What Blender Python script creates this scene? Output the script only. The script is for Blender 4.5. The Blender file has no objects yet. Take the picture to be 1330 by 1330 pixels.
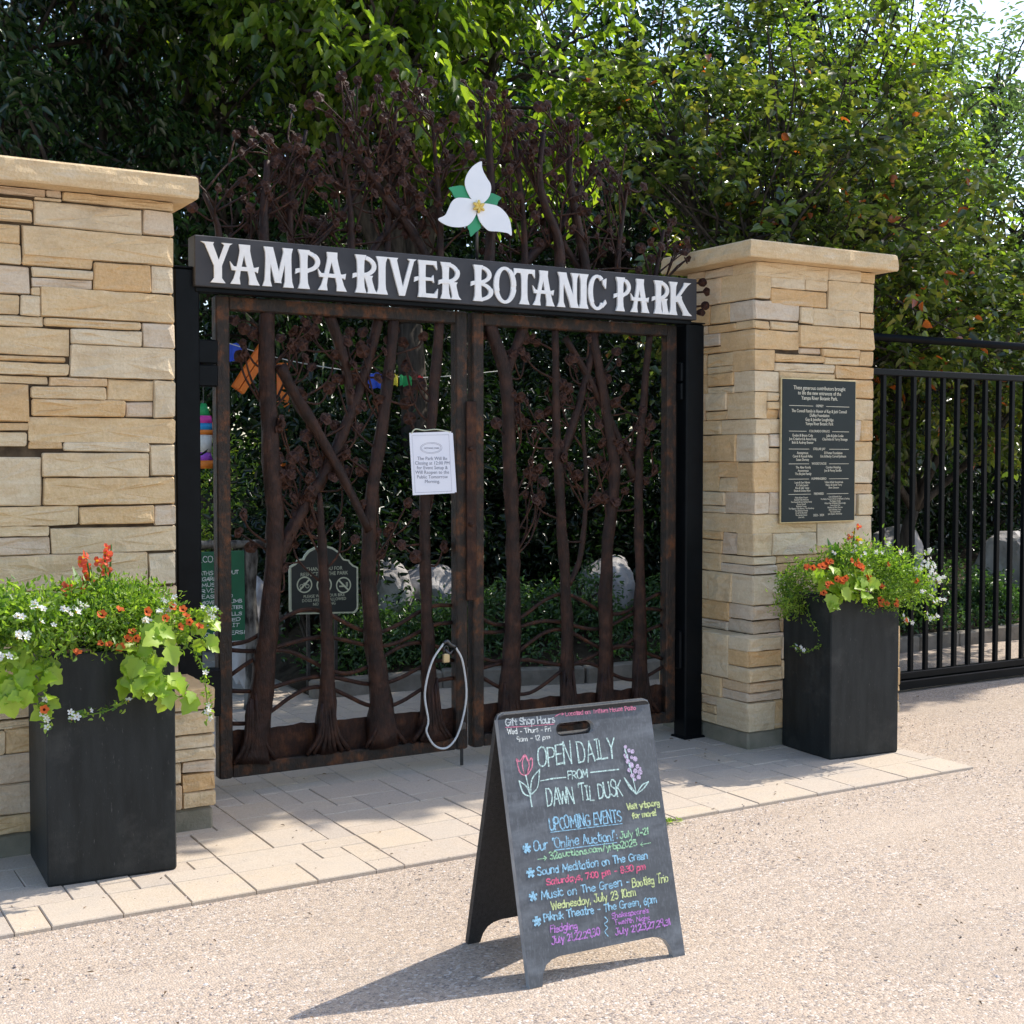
import bpy, math, random
import numpy as np
from mathutils import Vector, Matrix, noise
PI = math.pi
R = math.radians
SC = bpy.context.scene
COL = SC.collection

# ------------------------------------------------------------------ camera
f_px = 1700.0
yaw = math.atan(f_px / 2885.0)
pitch = math.atan(67.0 / f_px)
cam_d = bpy.data.cameras.new('camera')
cam = bpy.data.objects.new('camera', cam_d)
COL.objects.link(cam)
SC.camera = cam
cam_d.sensor_width = 36
cam_d.lens = 36 * f_px / 1330
cam_d.clip_start = 0.05
cam_d.clip_end = 3000
cam.location = (0, 0, 1.6)
cam.rotation_euler = (PI / 2 - pitch, 0, -yaw)

# ------------------------------------------------------------------ sky, sun, exposure
SUN_EL, SUN_AZ = 48.0, 4.0          # azimuth measured from +X towards +Y
w = bpy.data.worlds.new("World")
SC.world = w
w.use_nodes = True
sk = w.node_tree.nodes.new('ShaderNodeTexSky')
sk.sky_type = 'NISHITA'
sk.sun_disc = False
sk.sun_elevation = R(SUN_EL)
sk.sun_rotation = R(90 - SUN_AZ)
sk.dust_density = 1.5
w.node_tree.links.new(sk.outputs[0], w.node_tree.nodes['Background'].inputs[0])
w.node_tree.nodes['Background'].inputs[1].default_value = 0.15
sun_d = bpy.data.lights.new('sun', 'SUN')
sun_d.energy = 2.8
sun_d.angle = R(0.5)
sun_d.color = (1.0, 0.94, 0.84)
sun = bpy.data.objects.new('sun', sun_d)
COL.objects.link(sun)
sdir = Vector((math.cos(R(SUN_EL)) * math.cos(R(SUN_AZ)), math.cos(R(SUN_EL)) * math.sin(R(SUN_AZ)), math.sin(R(SUN_EL))))
sun.rotation_euler = sdir.to_track_quat('Z', 'Y').to_euler()
sun.location = sdir * 40
SC.view_settings.view_transform = 'Standard'
SC.view_settings.look = 'None'
SC.view_settings.exposure = 1.02
SC.view_settings.gamma = 1.0
SC.cycles.max_bounces = 8
SC.cycles.diffuse_bounces = 4
SC.cycles.transmission_bounces = 4

# ------------------------------------------------------------------ materials
def nodes_of(name):
    m = bpy.data.materials.new(name)
    m.use_nodes = True
    nt = m.node_tree
    return m, nt, nt.nodes['Principled BSDF']

def mathn(nt, op, a, b=None):
    n = nt.nodes.new('ShaderNodeMath')
    n.operation = op
    for i, v in enumerate((a, b)):
        if v is None: continue
        if isinstance(v, (int, float)): n.inputs[i].default_value = v
        else: nt.links.new(v, n.inputs[i])
    return n.outputs[0]

def mixc(nt, fac, a, b, mode='MIX'):
    n = nt.nodes.new('ShaderNodeMixRGB')
    n.blend_type = mode
    for i, v in enumerate((fac, a, b)):
        if isinstance(v, (int, float)): n.inputs[i].default_value = v
        elif isinstance(v, tuple): n.inputs[i].default_value = (v[0], v[1], v[2], 1)
        else: nt.links.new(v, n.inputs[i])
    return n.outputs[0]

def ramp(nt, fac, stops):
    n = nt.nodes.new('ShaderNodeValToRGB')
    el = n.color_ramp.elements
    while len(el) < len(stops): el.new(0.5)
    for e, (p, c) in zip(el, stops):
        e.position = p
        e.color = (c[0], c[1], c[2], 1)
    nt.links.new(fac, n.inputs[0])
    return n.outputs[0]

def texco(nt, scale=(1, 1, 1), kind='Object'):
    t = nt.nodes.new('ShaderNodeTexCoord')
    m = nt.nodes.new('ShaderNodeMapping')
    m.inputs['Scale'].default_value = scale
    nt.links.new(t.outputs[kind], m.inputs[0])
    return m.outputs[0]

def noiset(nt, co, scale, detail=4, rough=0.55):
    n = nt.nodes.new('ShaderNodeTexNoise')
    n.inputs['Scale'].default_value = scale
    n.inputs['Detail'].default_value = detail
    n.inputs['Roughness'].default_value = rough
    if co is not None: nt.links.new(co, n.inputs['Vector'])
    return n.outputs['Fac']

def attr(nt, name='tone'):
    n = nt.nodes.new('ShaderNodeAttribute')
    n.attribute_name = name
    return n.outputs['Fac']

def bump(nt, bsdf, h, strength=0.3, dist=0.01):
    n = nt.nodes.new('ShaderNodeBump')
    n.inputs['Strength'].default_value = strength
    n.inputs['Distance'].default_value = dist
    nt.links.new(h, n.inputs['Height'])
    nt.links.new(n.outputs[0], bsdf.inputs['Normal'])

def pmat(name, c1, c2, scale=8, rough=0.6, metallic=0.0, bmp=0.0, bscale=60, spec=0.5, stretch=(1, 1, 1), detail=5, lo=0.35, hi=0.65):
    m, nt, b = nodes_of(name)
    co = texco(nt, stretch)
    n = noiset(nt, co, scale, detail)
    c = ramp(nt, n, [(lo, c1), (hi, c2)])
    nt.links.new(c, b.inputs['Base Color'])
    b.inputs['Roughness'].default_value = rough
    b.inputs['Metallic'].default_value = metallic
    b.inputs['Specular IOR Level'].default_value = spec
    if bmp: bump(nt, b, noiset(nt, co, bscale, 4), bmp, 0.01)
    return m

def leafmat(name, stops, trans=0.4, rough=0.42, spec=0.5, tcol=(1.3, 1.5, 0.5)):
    m, nt, b = nodes_of(name)
    c = ramp(nt, attr(nt), stops)
    nt.links.new(c, b.inputs['Base Color'])
    b.inputs['Roughness'].default_value = rough
    b.inputs['Specular IOR Level'].default_value = spec
    tr = nt.nodes.new('ShaderNodeBsdfTranslucent')
    tc = mixc(nt, 1.0, c, tcol, 'MULTIPLY')
    nt.links.new(tc, tr.inputs[0])
    mx = nt.nodes.new('ShaderNodeMixShader')
    mx.inputs[0].default_value = trans
    nt.links.new(b.outputs[0], mx.inputs[1])
    nt.links.new(tr.outputs[0], mx.inputs[2])
    nt.links.new(mx.outputs[0], nt.nodes['Material Output'].inputs['Surface'])
    return m

def stone_mat():
    m, nt, b = nodes_of('sandstone')
    t = attr(nt)
    base = ramp(nt, t, [(0.0, (.73, .605, .415)), (0.2, (.725, .565, .345)), (0.42, (.715, .51, .265)), (0.62, (.695, .445, .195)), (0.8, (.665, .41, .17)), (0.9, (.68, .57, .43)), (1.0, (.64, .48, .325))])
    off = nt.nodes.new('ShaderNodeCombineXYZ')
    nt.links.new(mathn(nt, 'MULTIPLY', t, 37.0), off.inputs[2])
    nt.links.new(mathn(nt, 'MULTIPLY', t, 11.0), off.inputs[0])
    tc = nt.nodes.new('ShaderNodeTexCoord')
    add = nt.nodes.new('ShaderNodeVectorMath')
    nt.links.new(tc.outputs['Object'], add.inputs[0])
    nt.links.new(off.outputs[0], add.inputs[1])
    mp = nt.nodes.new('ShaderNodeMapping')
    mp.inputs['Scale'].default_value = (2.2, 2.2, 15)
    mp.inputs['Rotation'].default_value = (0.03, 0.05, 0)
    nt.links.new(add.outputs[0], mp.inputs[0])
    band = noiset(nt, mp.outputs[0], 2.2, 5, 0.6)
    c = mixc(nt, ramp(nt, band, [(0.46, (0, 0, 0)), (0.72, (.42, .42, .42))]), base, (.50, .29, .11))
    c = mixc(nt, ramp(nt, band, [(0.30, (.5, .5, .5)), (0.44, (0, 0, 0))]), c, (.68, .575, .42))
    fine = noiset(nt, add.outputs[0], 90, 4, 0.7)
    c = mixc(nt, 0.16, c, ramp(nt, fine, [(0.3, (.15, .1, .05)), (0.7, (.85, .8, .7))]))
    blot = noiset(nt, add.outputs[0], 5, 3)
    c = mixc(nt, ramp(nt, blot, [(0.55, (0, 0, 0)), (0.75, (.4, .4, .4))]), c, (.40, .30, .19))
    nt.links.new(c, b.inputs['Base Color'])
    b.inputs['Roughness'].default_value = 0.85
    b.inputs['Specular IOR Level'].default_value = 0.25
    h = mathn(nt, 'ADD', mathn(nt, 'MULTIPLY', band, 0.6), mathn(nt, 'MULTIPLY', fine, 0.5))
    cr = noiset(nt, add.outputs[0], 24, 5, 0.65)
    bump(nt, b, mathn(nt, 'ADD', h, mathn(nt, 'MULTIPLY', cr, 1.6)), 0.75, 0.008)
    return m

def gravel_mat():
    m, nt, b = nodes_of('gravel')
    co = texco(nt)
    dn = noiset(nt, co, 30, 2)
    v = nt.nodes.new('ShaderNodeTexVoronoi')
    v.inputs['Scale'].default_value = 125
    nt.links.new(co, v.inputs['Vector'])
    sep = nt.nodes.new('ShaderNodeSeparateColor')
    nt.links.new(v.outputs['Color'], sep.inputs[0])
    c = ramp(nt, sep.outputs[0], [(0.0, (.08, .06, .05)), (0.10, (.19, .145, .12)), (0.28, (.35, .262, .185)), (0.55, (.44, .328, .228)), (0.78, (.485, .352, .25)), (0.92, (.575, .475, .385)), (1.0, (.72, .66, .60))])
    v2 = nt.nodes.new('ShaderNodeTexVoronoi')
    v2.inputs['Scale'].default_value = 46
    nt.links.new(co, v2.inputs['Vector'])
    sep2 = nt.nodes.new('ShaderNodeSeparateColor')
    nt.links.new(v2.outputs['Color'], sep2.inputs[0])
    big = ramp(nt, sep2.outputs[1], [(0.86, (0, 0, 0)), (0.9, (1, 1, 1))])
    bigd = ramp(nt, v2.outputs['Distance'], [(0.3, (1, 1, 1)), (0.42, (0, 0, 0))])
    bigm = mixc(nt, 1.0, big, bigd, 'MULTIPLY')
    bigc = ramp(nt, sep2.outputs[2], [(0.0, (.25, .21, .19)), (.35, (.42, .36, .33)), (1.0, (.66, .56, .48))])
    c = mixc(nt, bigm, c, bigc)
    # compacted sand between the grains, in wandering patches
    p = noiset(nt, co, 1.3, 5, 0.6)
    c = mixc(nt, ramp(nt, p, [(0.46, (0, 0, 0)), (0.68, (.36, .36, .36))]), c, (.46, .345, .235))
    p2 = noiset(nt, co, 0.55, 4, 0.6)
    c = mixc(nt, ramp(nt, p2, [(0.48, (0, 0, 0)), (0.68, (.5, .5, .5))]), c, (.36, .28, .205))
    trk = noiset(nt, texco(nt, (.5, 3.2, 1)), 1.1, 4, 0.55)
    c = mixc(nt, ramp(nt, trk, [(0.50, (0, 0, 0)), (0.66, (.45, .45, .45))]), c, (.49, .385, .29))
    fine = noiset(nt, co, 420, 2)
    c = mixc(nt, 0.26, c, ramp(nt, fine, [(0.3, (.12, .09, .07)), (0.7, (.9, .84, .78))]))
    nt.links.new(c, b.inputs['Base Color'])
    b.inputs['Roughness'].default_value = 0.92
    b.inputs['Specular IOR Level'].default_value = 0.2
    hgt = mathn(nt, 'SUBTRACT', 1.0, v.outputs['Distance'])
    h2 = mathn(nt, 'MULTIPLY', bigm, 0.8)
    h = mathn(nt, 'ADD', mathn(nt, 'ADD', hgt, h2), mathn(nt, 'MULTIPLY', p, 1.4))
    bump(nt, b, h, 0.6, 0.006)
    return m

def paver_mat():
    m, nt, b = nodes_of('concrete_paver')
    co = texco(nt)
    c = ramp(nt, attr(nt), [(0.0, (.47, .375, .285)), (0.35, (.53, .43, .32)), (0.65, (.48, .395, .31)), (0.85, (.56, .44, .305)), (1.0, (.43, .355, .285))])
    n1 = noiset(nt, co, 9, 5, 0.65)
    c = mixc(nt, ramp(nt, n1, [(0.45, (0, 0, 0)), (0.75, (.45, .45, .45))]), c, (.40, .35, .30))
    n2 = noiset(nt, co, 160, 3, 0.7)
    c = mixc(nt, 0.2, c, ramp(nt, n2, [(0.3, (.15, .12, .1)), (0.7, (.9, .86, .8))]))
    n3 = noiset(nt, co, 38, 3, 0.6)
    c = mixc(nt, ramp(nt, n3, [(0.68, (0, 0, 0)), (0.74, (.5, .5, .5))]), c, (.20, .16, .12))
    nt.links.new(c, b.inputs['Base Color'])
    b.inputs['Roughness'].default_value = 0.88
    b.inputs['Specular IOR Level'].default_value = 0.25
    bump(nt, b, mathn(nt, 'ADD', n2, n1), 0.35, 0.004)
    return m

def planter_mat():
    m, nt, b = nodes_of('charcoal_fibreglass')
    co = texco(nt, (3, 3, .6))
    c = ramp(nt, noiset(nt, co, 7, 6), [(.35, (.0075, .0100, .0105)), (.65, (.016, .0195, .0200))])
    d = noiset(nt, texco(nt, (1, 1, 1)), 3.5, 6, .7)
    c = mixc(nt, ramp(nt, d, [(.52, (0, 0, 0)), (.78, (.30, .30, .30))]), c, (.13, .125, .115))
    sc = noiset(nt, texco(nt, (60, 60, 9)), 3, 3, .7)
    c = mixc(nt, ramp(nt, sc, [(.66, (0, 0, 0)), (.72, (.35, .35, .35))]), c, (.16, .16, .155))
    nt.links.new(c, b.inputs['Base Color'])
    b.inputs['Roughness'].default_value = .55
    b.inputs['Specular IOR Level'].default_value = .32
    bump(nt, b, noiset(nt, co, 150, 4), .12, .01)
    return m

def rust_mat(name, dark, mid, bright, rough=0.55, metallic=0.35, edge=0.0):
    m, nt, b = nodes_of(name)
    co = texco(nt)
    n = noiset(nt, co, 14, 6, 0.65)
    c = ramp(nt, n, [(0.32, dark), (0.5, mid), (0.68, bright)])
    st = noiset(nt, texco(nt, (26, 26, 2.5)), 3, 4, 0.6)
    c = mixc(nt, ramp(nt, st, [(0.5, (0, 0, 0)), (0.7, (.5, .5, .5))]), c, dark)
    nt.links.new(c, b.inputs['Base Color'])
    b.inputs['Roughness'].default_value = rough
    b.inputs['Metallic'].default_value = metallic * .6
    b.inputs['Specular IOR Level'].default_value = .28
    bump(nt, b, noiset(nt, texco(nt, (1, 1, .35)), 62, 5, 0.7), 1.0, 0.010)
    return m

def board_mat():
    m, nt, b = nodes_of('chalkboard')
    co = texco(nt)
    n = noiset(nt, texco(nt, (1, 1, 3)), 6, 5, 0.65)
    c = ramp(nt, n, [(0.3, (.068, .073, .080)), (0.55, (.092, .098, .106)), (0.75, (.14, .15, .16))])
    n2 = noiset(nt, texco(nt, (30, 4, 9)), 5, 4, 0.7)
    c = mixc(nt, ramp(nt, n2, [(0.50, (0, 0, 0)), (0.75, (.34, .34, .34))]), c, (.28, .30, .32))
    n3 = noiset(nt, texco(nt, (3.5, 3.5, 9)), 1.6, 5, .65)
    c = mixc(nt, ramp(nt, n3, [(0.50, (0, 0, 0)), (0.70, (.30, .30, .30))]), c, (.30, .33, .36))
    nt.links.new(c, b.inputs['Base Color'])
    b.inputs['Roughness'].default_value = 0.55
    return m

M = {}
M['stone'] = stone_mat()
M['gravel'] = gravel_mat()
M['paver'] = paver_mat()
M['concrete'] = pmat('pale_concrete', (.27, .24, .18), (.19, .175, .125), 9, .9, 0, .4, 90, .2)
M['mortar'] = pmat('dark_joint', (.055, .038, .024), (.11, .078, .048), 20, .95, 0, 0, 60, .1)
M['sand'] = pmat('joint_sand', (.17, .135, .105), (.30, .24, .19), 40, .95, 0, .3, 200, .1)
M['rust'] = rust_mat('rusted_steel', (.016, .0075, .005), (.036, .014, .008), (.095, .036, .015))
M['trunk_rust'] = rust_mat('rusted_bark', (.010, .0045, .003), (.026, .0105, .0065), (.060, .024, .013), .45, .3)
M['frame_rust'] = rust_mat('rusted_tube', (.020, .018, .0165), (.036, .026, .020), (.14, .054, .022), .40, .5)
M['rosette'] = rust_mat('rusted_rosette', (.018, .007, .0045), (.040, .0155, .0095), (.085, .036, .023), .55, .2)
M['black'] = pmat('black_powder_coat', (.0025, .0035, .0045), (.0045, .006, .0075), 12, .40, 0, .06, 220, .12)
M['planter'] = planter_mat()
M['soil'] = pmat('soil', (.02, .014, .009), (.06, .042, .028), 22, .95, 0, .8, 60, .1)
M['slate'] = pmat('slate_paint', (.030, .030, .034), (.052, .051, .055), 5, .5, 0, .08, 200, .35)
M['white'] = pmat('white_paint', (.88, .87, .84), (.82, .81, .78), 30, .45)
M['enamel'] = pmat('white_enamel', (.84, .85, .86), (.76, .78, .80), 6, .3)
M['green_enamel'] = pmat('green_enamel', (.02, .30, .12), (.015, .24, .10), 8, .35)
M['yellow'] = pmat('yellow_paint', (.80, .62, .16), (.66, .46, .10), 40, .5)
M['board'] = board_mat()
M['board_edge'] = pmat('board_edge', (.22, .23, .24), (.32, .33, .34), 20, .5)
M['board_back'] = pmat('rough_plastic', (.014, .015, .016), (.03, .03, .032), 90, .6, 0, .5, 300)
M['plaque'] = pmat('plaque_green_black', (.006, .014, .015), (.009, .018, .019), 8, .45, 0, 0, 60, .3)
M['brass'] = pmat('pale_brass', (.55, .45, .26), (.45, .36, .20), 30, .35, .6)
M['plaque_text'] = pmat('raised_lettering', (.74, .70, .58), (.66, .60, .46), 40, .4, .3)
M['paper'] = pmat('white_paper', (.80, .80, .85), (.74, .75, .82), 5, .35)
M['ink'] = pmat('grey_ink', (.17, .18, .24), (.24, .25, .30), 20, .7)
M['cable'] = pmat('grey_cable', (.66, .66, .64), (.55, .55, .53), 60, .4)
M['steel'] = pmat('dark_steel', (.05, .05, .05), (.09, .09, .09), 30, .35, .8)
M['sign_green'] = pmat('green_board', (.010, .13, .055), (.008, .10, .042), 6, .55)
M['sign_black'] = pmat('black_sign', (.012, .016, .015), (.02, .026, .024), 6, .4)
M['cream'] = pmat('cream_paint', (.62, .63, .44), (.54, .55, .38), 20, .5)
M['chalk_white'] = pmat('chalk_text_white', (.72, .74, .70), (.62, .66, .63), 60, .8)
M['log'] = pmat('peeling_birch_bark', (.035, .03, .026), (.20, .185, .16), 7, .9, 0, .6, 40, .2, (2, 2, .8), 6, .42, .60)
M['bark'] = pmat('bark', (.030, .024, .019), (.085, .070, .056), 9, .9, 0, .8, 30, .2, (3, 3, .5))
M['boulder'] = pmat('grey_boulder', (.30, .28, .275), (.46, .435, .42), 5, .9, 0, .8, 26, .2, (1, 1, 1), 8)
M['orange'] = pmat('orange_paint', (.85, .20, .012), (.76, .16, .01), 8, .5)
M['bed'] = pmat('bed_soil', (.022, .016, .010), (.065, .05, .034), 9, .95, 0, .8, 40, .1)
M['edging'] = pmat('edging_stone', (.26, .23, .19), (.17, .15, .12), 8, .9, 0, .5, 60, .2)
M['pebble'] = None
def flat(name, c, rough=.6, d=.85): return pmat(name, c, tuple(x * d for x in c), 25, rough)
for k, c in dict(blue=(.03, .10, .60), cyan=(.02, .30, .62), pink=(.78, .06, .40), yel=(.80, .66, .05), grn=(.02, .36, .10), red=(.62, .03, .03), vio=(.35, .08, .55), wht=(.72, .72, .66), org=(.80, .22, .02)).items():
    M[k] = flat('cloth_' + dict(blue='blue', cyan='cyan', pink='pink', yel='yellow', grn='green', red='red', vio='violet', wht='white', org='orange')[k], c)
CH = dict(w=(.70, .72, .68), p=(.80, .26, .36), c=(.58, .76, .70), y=(.66, .74, .34), b=(.34, .60, .76), g=(.40, .68, .42), r=(.82, .16, .28), v=(.55, .24, .62), l=(.62, .50, .66))
CHN = dict(w='white', p='pink', c='mint', y='lime', b='blue', g='green', r='red', v='purple', l='lilac')
for k, c in CH.items(): M['chalk_' + k] = pmat('chalk_' + CHN[k], tuple(x * .42 + .05 for x in c), tuple(min(.9, x * 1.08) for x in c), 170, .9, 0, 0, 60, .1, (1, 1, 1), 4, .36, .56)
# foliage
LM = {}
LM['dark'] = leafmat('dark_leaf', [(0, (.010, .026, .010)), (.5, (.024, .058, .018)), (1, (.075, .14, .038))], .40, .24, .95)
LM['maple'] = leafmat('maple_leaf', [(0, (.045, .095, .02)), (.5, (.13, .22, .034)), (1, (.29, .39, .07))], .62, .26, .9, (1.8, 1.7, .5))
LM['crab'] = leafmat('crabapple_leaf', [(0, (.034, .040, .024)), (.20, (.050, .074, .024)), (.5, (.098, .155, .036)), (.8, (.20, .235, .05)), (.993, (.30, .28, .06)), (1, (.40, .10, .03))], 0.48, .22, 1.0, (1.4, 1.45, .6))
LM['far'] = leafmat('ash_leaf', [(0, (.055, .098, .044)), (.5, (.12, .185, .080)), (1, (.23, .31, .14))], .55, .32, .6, (1.15, 1.3, .65))
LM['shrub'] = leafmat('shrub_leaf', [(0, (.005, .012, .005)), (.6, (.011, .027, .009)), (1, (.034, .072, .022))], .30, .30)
LM['cover'] = leafmat('cover_leaf', [(0, (.03, .07, .026)), (.6, (.075, .15, .05)), (1, (.16, .26, .11))], .4, .3, .7)
LM['lawn'] = leafmat('sunny_shrub_leaf', [(0, (.09, .17, .03)), (.6, (.18, .28, .05)), (1, (.36, .38, .05))], .4)
LM['lime'] = leafmat('lime_leaf', [(0, (.24, .36, .03)), (.5, (.32, .46, .04)), (1, (.42, .54, .07))], .4, .4)
LM['mound'] = leafmat('mound_leaf', [(0, (.07, .15, .02)), (.5, (.21, .33, .045)), (1, (.42, .54, .09))], .45)
LM['canna'] = leafmat('canna_leaf', [(0, (.05, .14, .03)), (1, (.11, .22, .04))], .35)
def petalmat(name, c, c2, trans=.35):
    return leafmat(name, [(0, c2), (1, c)], trans, .6, .2, (1.1, 1.1, 1.0))
M['petal_orange'] = petalmat('orange_petal', (.80, .19, .05), (.66, .12, .04))
M['petal_dark'] = petalmat('petal_throat', (.20, .02, .02), (.14, .02, .02), .1)
M['petal_white'] = petalmat('white_petal', (.84, .84, .82), (.76, .77, .76))
M['petal_coral'] = petalmat('coral_petal', (.82, .17, .09), (.74, .10, .07))
M['petal_yellow'] = petalmat('yellow_petal', (.82, .55, .04), (.76, .42, .03))
M['petal_pink'] = petalmat('pink_petal', (.75, .22, .25), (.7, .15, .2))

def pebble_mat():
    m, nt, b = nodes_of('pebbles')
    c = ramp(nt, attr(nt), [(0, (.16, .13, .12)), (.3, (.38, .31, .27)), (.6, (.52, .42, .36)), (.85, (.60, .50, .43)), (1, (.74, .70, .66))])
    nt.links.new(c, b.inputs['Base Color'])
    b.inputs['Roughness'].default_value = .85
    b.inputs['Specular IOR Level'].default_value = .25
    return m
M['pebble'] = pebble_mat()
M['litter'] = leafmat('dry_litter', [(0, (.07, .045, .03)), (.6, (.16, .10, .06)), (1, (.30, .18, .09))], .15)

# ------------------------------------------------------------------ building helpers
WL = {}
def tag(o, label=None, cat=None, group=None, kind=None):
    if label: o['label'] = label
    if cat: o['category'] = cat
    if group: o['group'] = group
    if kind: o['kind'] = kind
    return o

def thing(name, label, cat, loc, group=None):
    o = bpy.data.objects.new(name, None)
    o.empty_display_size = .1
    COL.objects.link(o)
    o.location = loc
    WL[o] = Vector(loc)
    return tag(o, label, cat, group)

def link(name, me, parent=None, loc=(0, 0, 0), rot=None):
    """link a mesh whose vertices are relative to the world point loc"""
    o = bpy.data.objects.new(name, me)
    COL.objects.link(o)
    WL[o] = Vector(loc)
    if parent is not None:
        o.parent = parent
        o.location = WL[o] - WL[parent]
    else:
        o.location = loc
    if rot is not None: o.rotation_euler = rot
    return o

def smoothline(pts, k=4):
    P = [Vector(p) for p in pts]
    if len(P) < 3: return P
    out = []
    for i in range(len(P) - 1):
        p0 = P[i - 1] if i else P[0] * 2 - P[1]
        p1, p2 = P[i], P[i + 1]
        p3 = P[i + 2] if i + 2 < len(P) else P[-1] * 2 - P[-2]
        for j in range(k):
            t = j / k
            out.append(0.5 * ((2 * p1) + (p2 - p0) * t + (2 * p0 - 5 * p1 + 4 * p2 - p3) * t * t + (3 * p1 - p0 - 3 * p2 + p3) * t ** 3))
    out.append(P[-1])
    return out

class MB:
    def __init__(s): s.v, s.f, s.t, s.m = [], [], [], []
    def face(s, idx, tone=.5, mat=0):
        s.f.append(tuple(idx)); s.t.append(tone); s.m.append(mat)
    def add(s, p):
        s.v.append((p[0], p[1], p[2])); return len(s.v) - 1
    def box(s, lo, hi, tone=.5, mat=0, rz=0.0, bev=0.0):
        c = [(a + b) / 2 for a, b in zip(lo, hi)]
        h = [(b - a) / 2 for a, b in zip(lo, hi)]
        cz, sz = math.cos(rz), math.sin(rz)
        n = len(s.v)
        def P(x, y, z): s.v.append((c[0] + x * cz - y * sz, c[1] + x * sz + y * cz, c[2] + z))
        if bev <= 0:
            for z in (-1, 1):
                for x, y in ((-1, -1), (1, -1), (1, 1), (-1, 1)): P(x * h[0], y * h[1], z * h[2])
            for q in ((3, 2, 1, 0), (4, 5, 6, 7), (0, 1, 5, 4), (1, 2, 6, 5), (2, 3, 7, 6), (3, 0, 4, 7)): s.face([n + i for i in q], tone, mat)
        else:
            b = min(bev, min(h) * .9)
            for z, zi in ((-1, 1), (-1, 0), (1, 0), (1, 1)):
                ins = b if zi else 0
                zz = z * (h[2] if zi else h[2] - b)
                for x, y in ((-1, -1), (1, -1), (1, 1), (-1, 1)):
                    if x * y > 0:
                        P(x * (h[0] - ins), y * (h[1] - b - ins * .4), zz) if x * y > 0 and False else None
                    ax, ay = h[0] - ins, h[1] - ins
                    e = b * .9
                    if (x, y) == (-1, -1): P(-ax, -ay + e, zz); P(-ax + e, -ay, zz)
                    elif (x, y) == (1, -1): P(ax - e, -ay, zz); P(ax, -ay + e, zz)
                    elif (x, y) == (1, 1): P(ax, ay - e, zz); P(ax - e, ay, zz)
                    else: P(-ax + e, ay, zz); P(-ax, ay - e, zz)
            s.face([n + i for i in range(7, -1, -1)], tone, mat)
            for r in range(3):
                for i in range(8):
                    j = (i + 1) % 8
                    s.face((n + r * 8 + i, n + r * 8 + j, n + r * 8 + 8 + j, n + r * 8 + 8 + i), tone, mat)
            s.face([n + 24 + i for i in range(8)], tone, mat)
    def tube(s, pts, rad, n=8, jit=0.0, k=4, tone=.5, mat=0, closed=False, caps=True, sq=1.0, seed=0):
        P = [Vector(p) for p in pts]
        if k > 1 and len(P) > 2:
            if closed:
                P2 = smoothline([P[-1]] + P + [P[0], P[1]], k)[k:-k - 1] if False else smoothline(P + [P[0]], k)[:-1]
            else: P2 = smoothline(P, k)
        else: P2 = P
        m = len(P2)
        if isinstance(rad, (int, float)): rr = [rad] * m
        else:
            rr = []
            for i in range(m):
                t = i / (m - 1) * (len(rad) - 1)
                a = min(int(t), len(rad) - 2)
                rr.append(rad[a] + (rad[a + 1] - rad[a]) * (t - a))
        base = len(s.v)
        up = Vector((0, 1, 0.01))
        for i in range(m):
            if closed: d = P2[(i + 1) % m] - P2[i - 1]
            else: d = P2[min(i + 1, m - 1)] - P2[max(i - 1, 0)]
            if d.length < 1e-9: d = Vector((0, 0, 1))
            d.normalize()
            a = d.cross(up)
            if a.length < .05: a = d.cross(Vector((1, 0, 0)))
            a.normalize()
            b = d.cross(a)
            for j in range(n):
                th = 2 * PI * j / n
                r = rr[i]
                if jit: r *= 1 + jit * noise.noise(Vector((P2[i].x * 9 + seed, P2[i].z * 9 + P2[i].y * 5, j * 1.7)))
                q = P2[i] + a * (math.cos(th) * r) + b * (math.sin(th) * r * sq)
                s.v.append(tuple(q))
        for i in range(m if closed else m - 1):
            i2 = (i + 1) % m
            for j in range(n):
                j2 = (j + 1) % n
                s.face((base + i * n + j, base + i * n + j2, base + i2 * n + j2, base + i2 * n + j), tone, mat)
        if caps and not closed:
            s.face([base + j for j in range(n - 1, -1, -1)], tone, mat)
            s.face([base + (m - 1) * n + j for j in range(n)], tone, mat)
    def prism(s, poly, y0, y1, tone=.5, mat=0):
        """poly: list of (x,z); extruded along y from y1 (back) to y0 (front)"""
        n = len(poly)
        ar = sum(poly[i][0] * poly[(i + 1) % n][1] - poly[(i + 1) % n][0] * poly[i][1] for i in range(n))
        if ar < 0: poly = poly[::-1]
        a = len(s.v)
        for x, z in poly: s.v.append((x, y0, z))
        for x, z in poly: s.v.append((x, y1, z))
        s.face([a + i for i in range(n)], tone, mat)
        s.face([a + n + i for i in range(n - 1, -1, -1)], tone, mat)
        for i in range(n):
            j = (i + 1) % n
            s.face((a + j, a + i, a + n + i, a + n + j), tone, mat)
    def mesh(s, name, mats, org=(0, 0, 0), smooth=False):
        me = bpy.data.meshes.new(name)
        ox, oy, oz = org
        me.from_pydata([(x - ox, y - oy, z - oz) for x, y, z in s.v], [], s.f)
        mats = mats if isinstance(mats, (list, tuple)) else [mats]
        for mm in mats: me.materials.append(mm)
        at = me.attributes.new('tone', 'FLOAT', 'FACE')
        at.data.foreach_set('value', s.t)
        if len(mats) > 1: me.polygons.foreach_set('material_index', s.m)
        if smooth: me.polygons.foreach_set('use_smooth', [True] * len(s.f))
        me.update()
        return me
    def build(s, name, mats, parent=None, org=None, smooth=False):
        if org is None: org = tuple(WL[parent]) if parent is not None else (0, 0, 0)
        return link(name, s.mesh(name, mats, org, smooth), parent, org)

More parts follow.
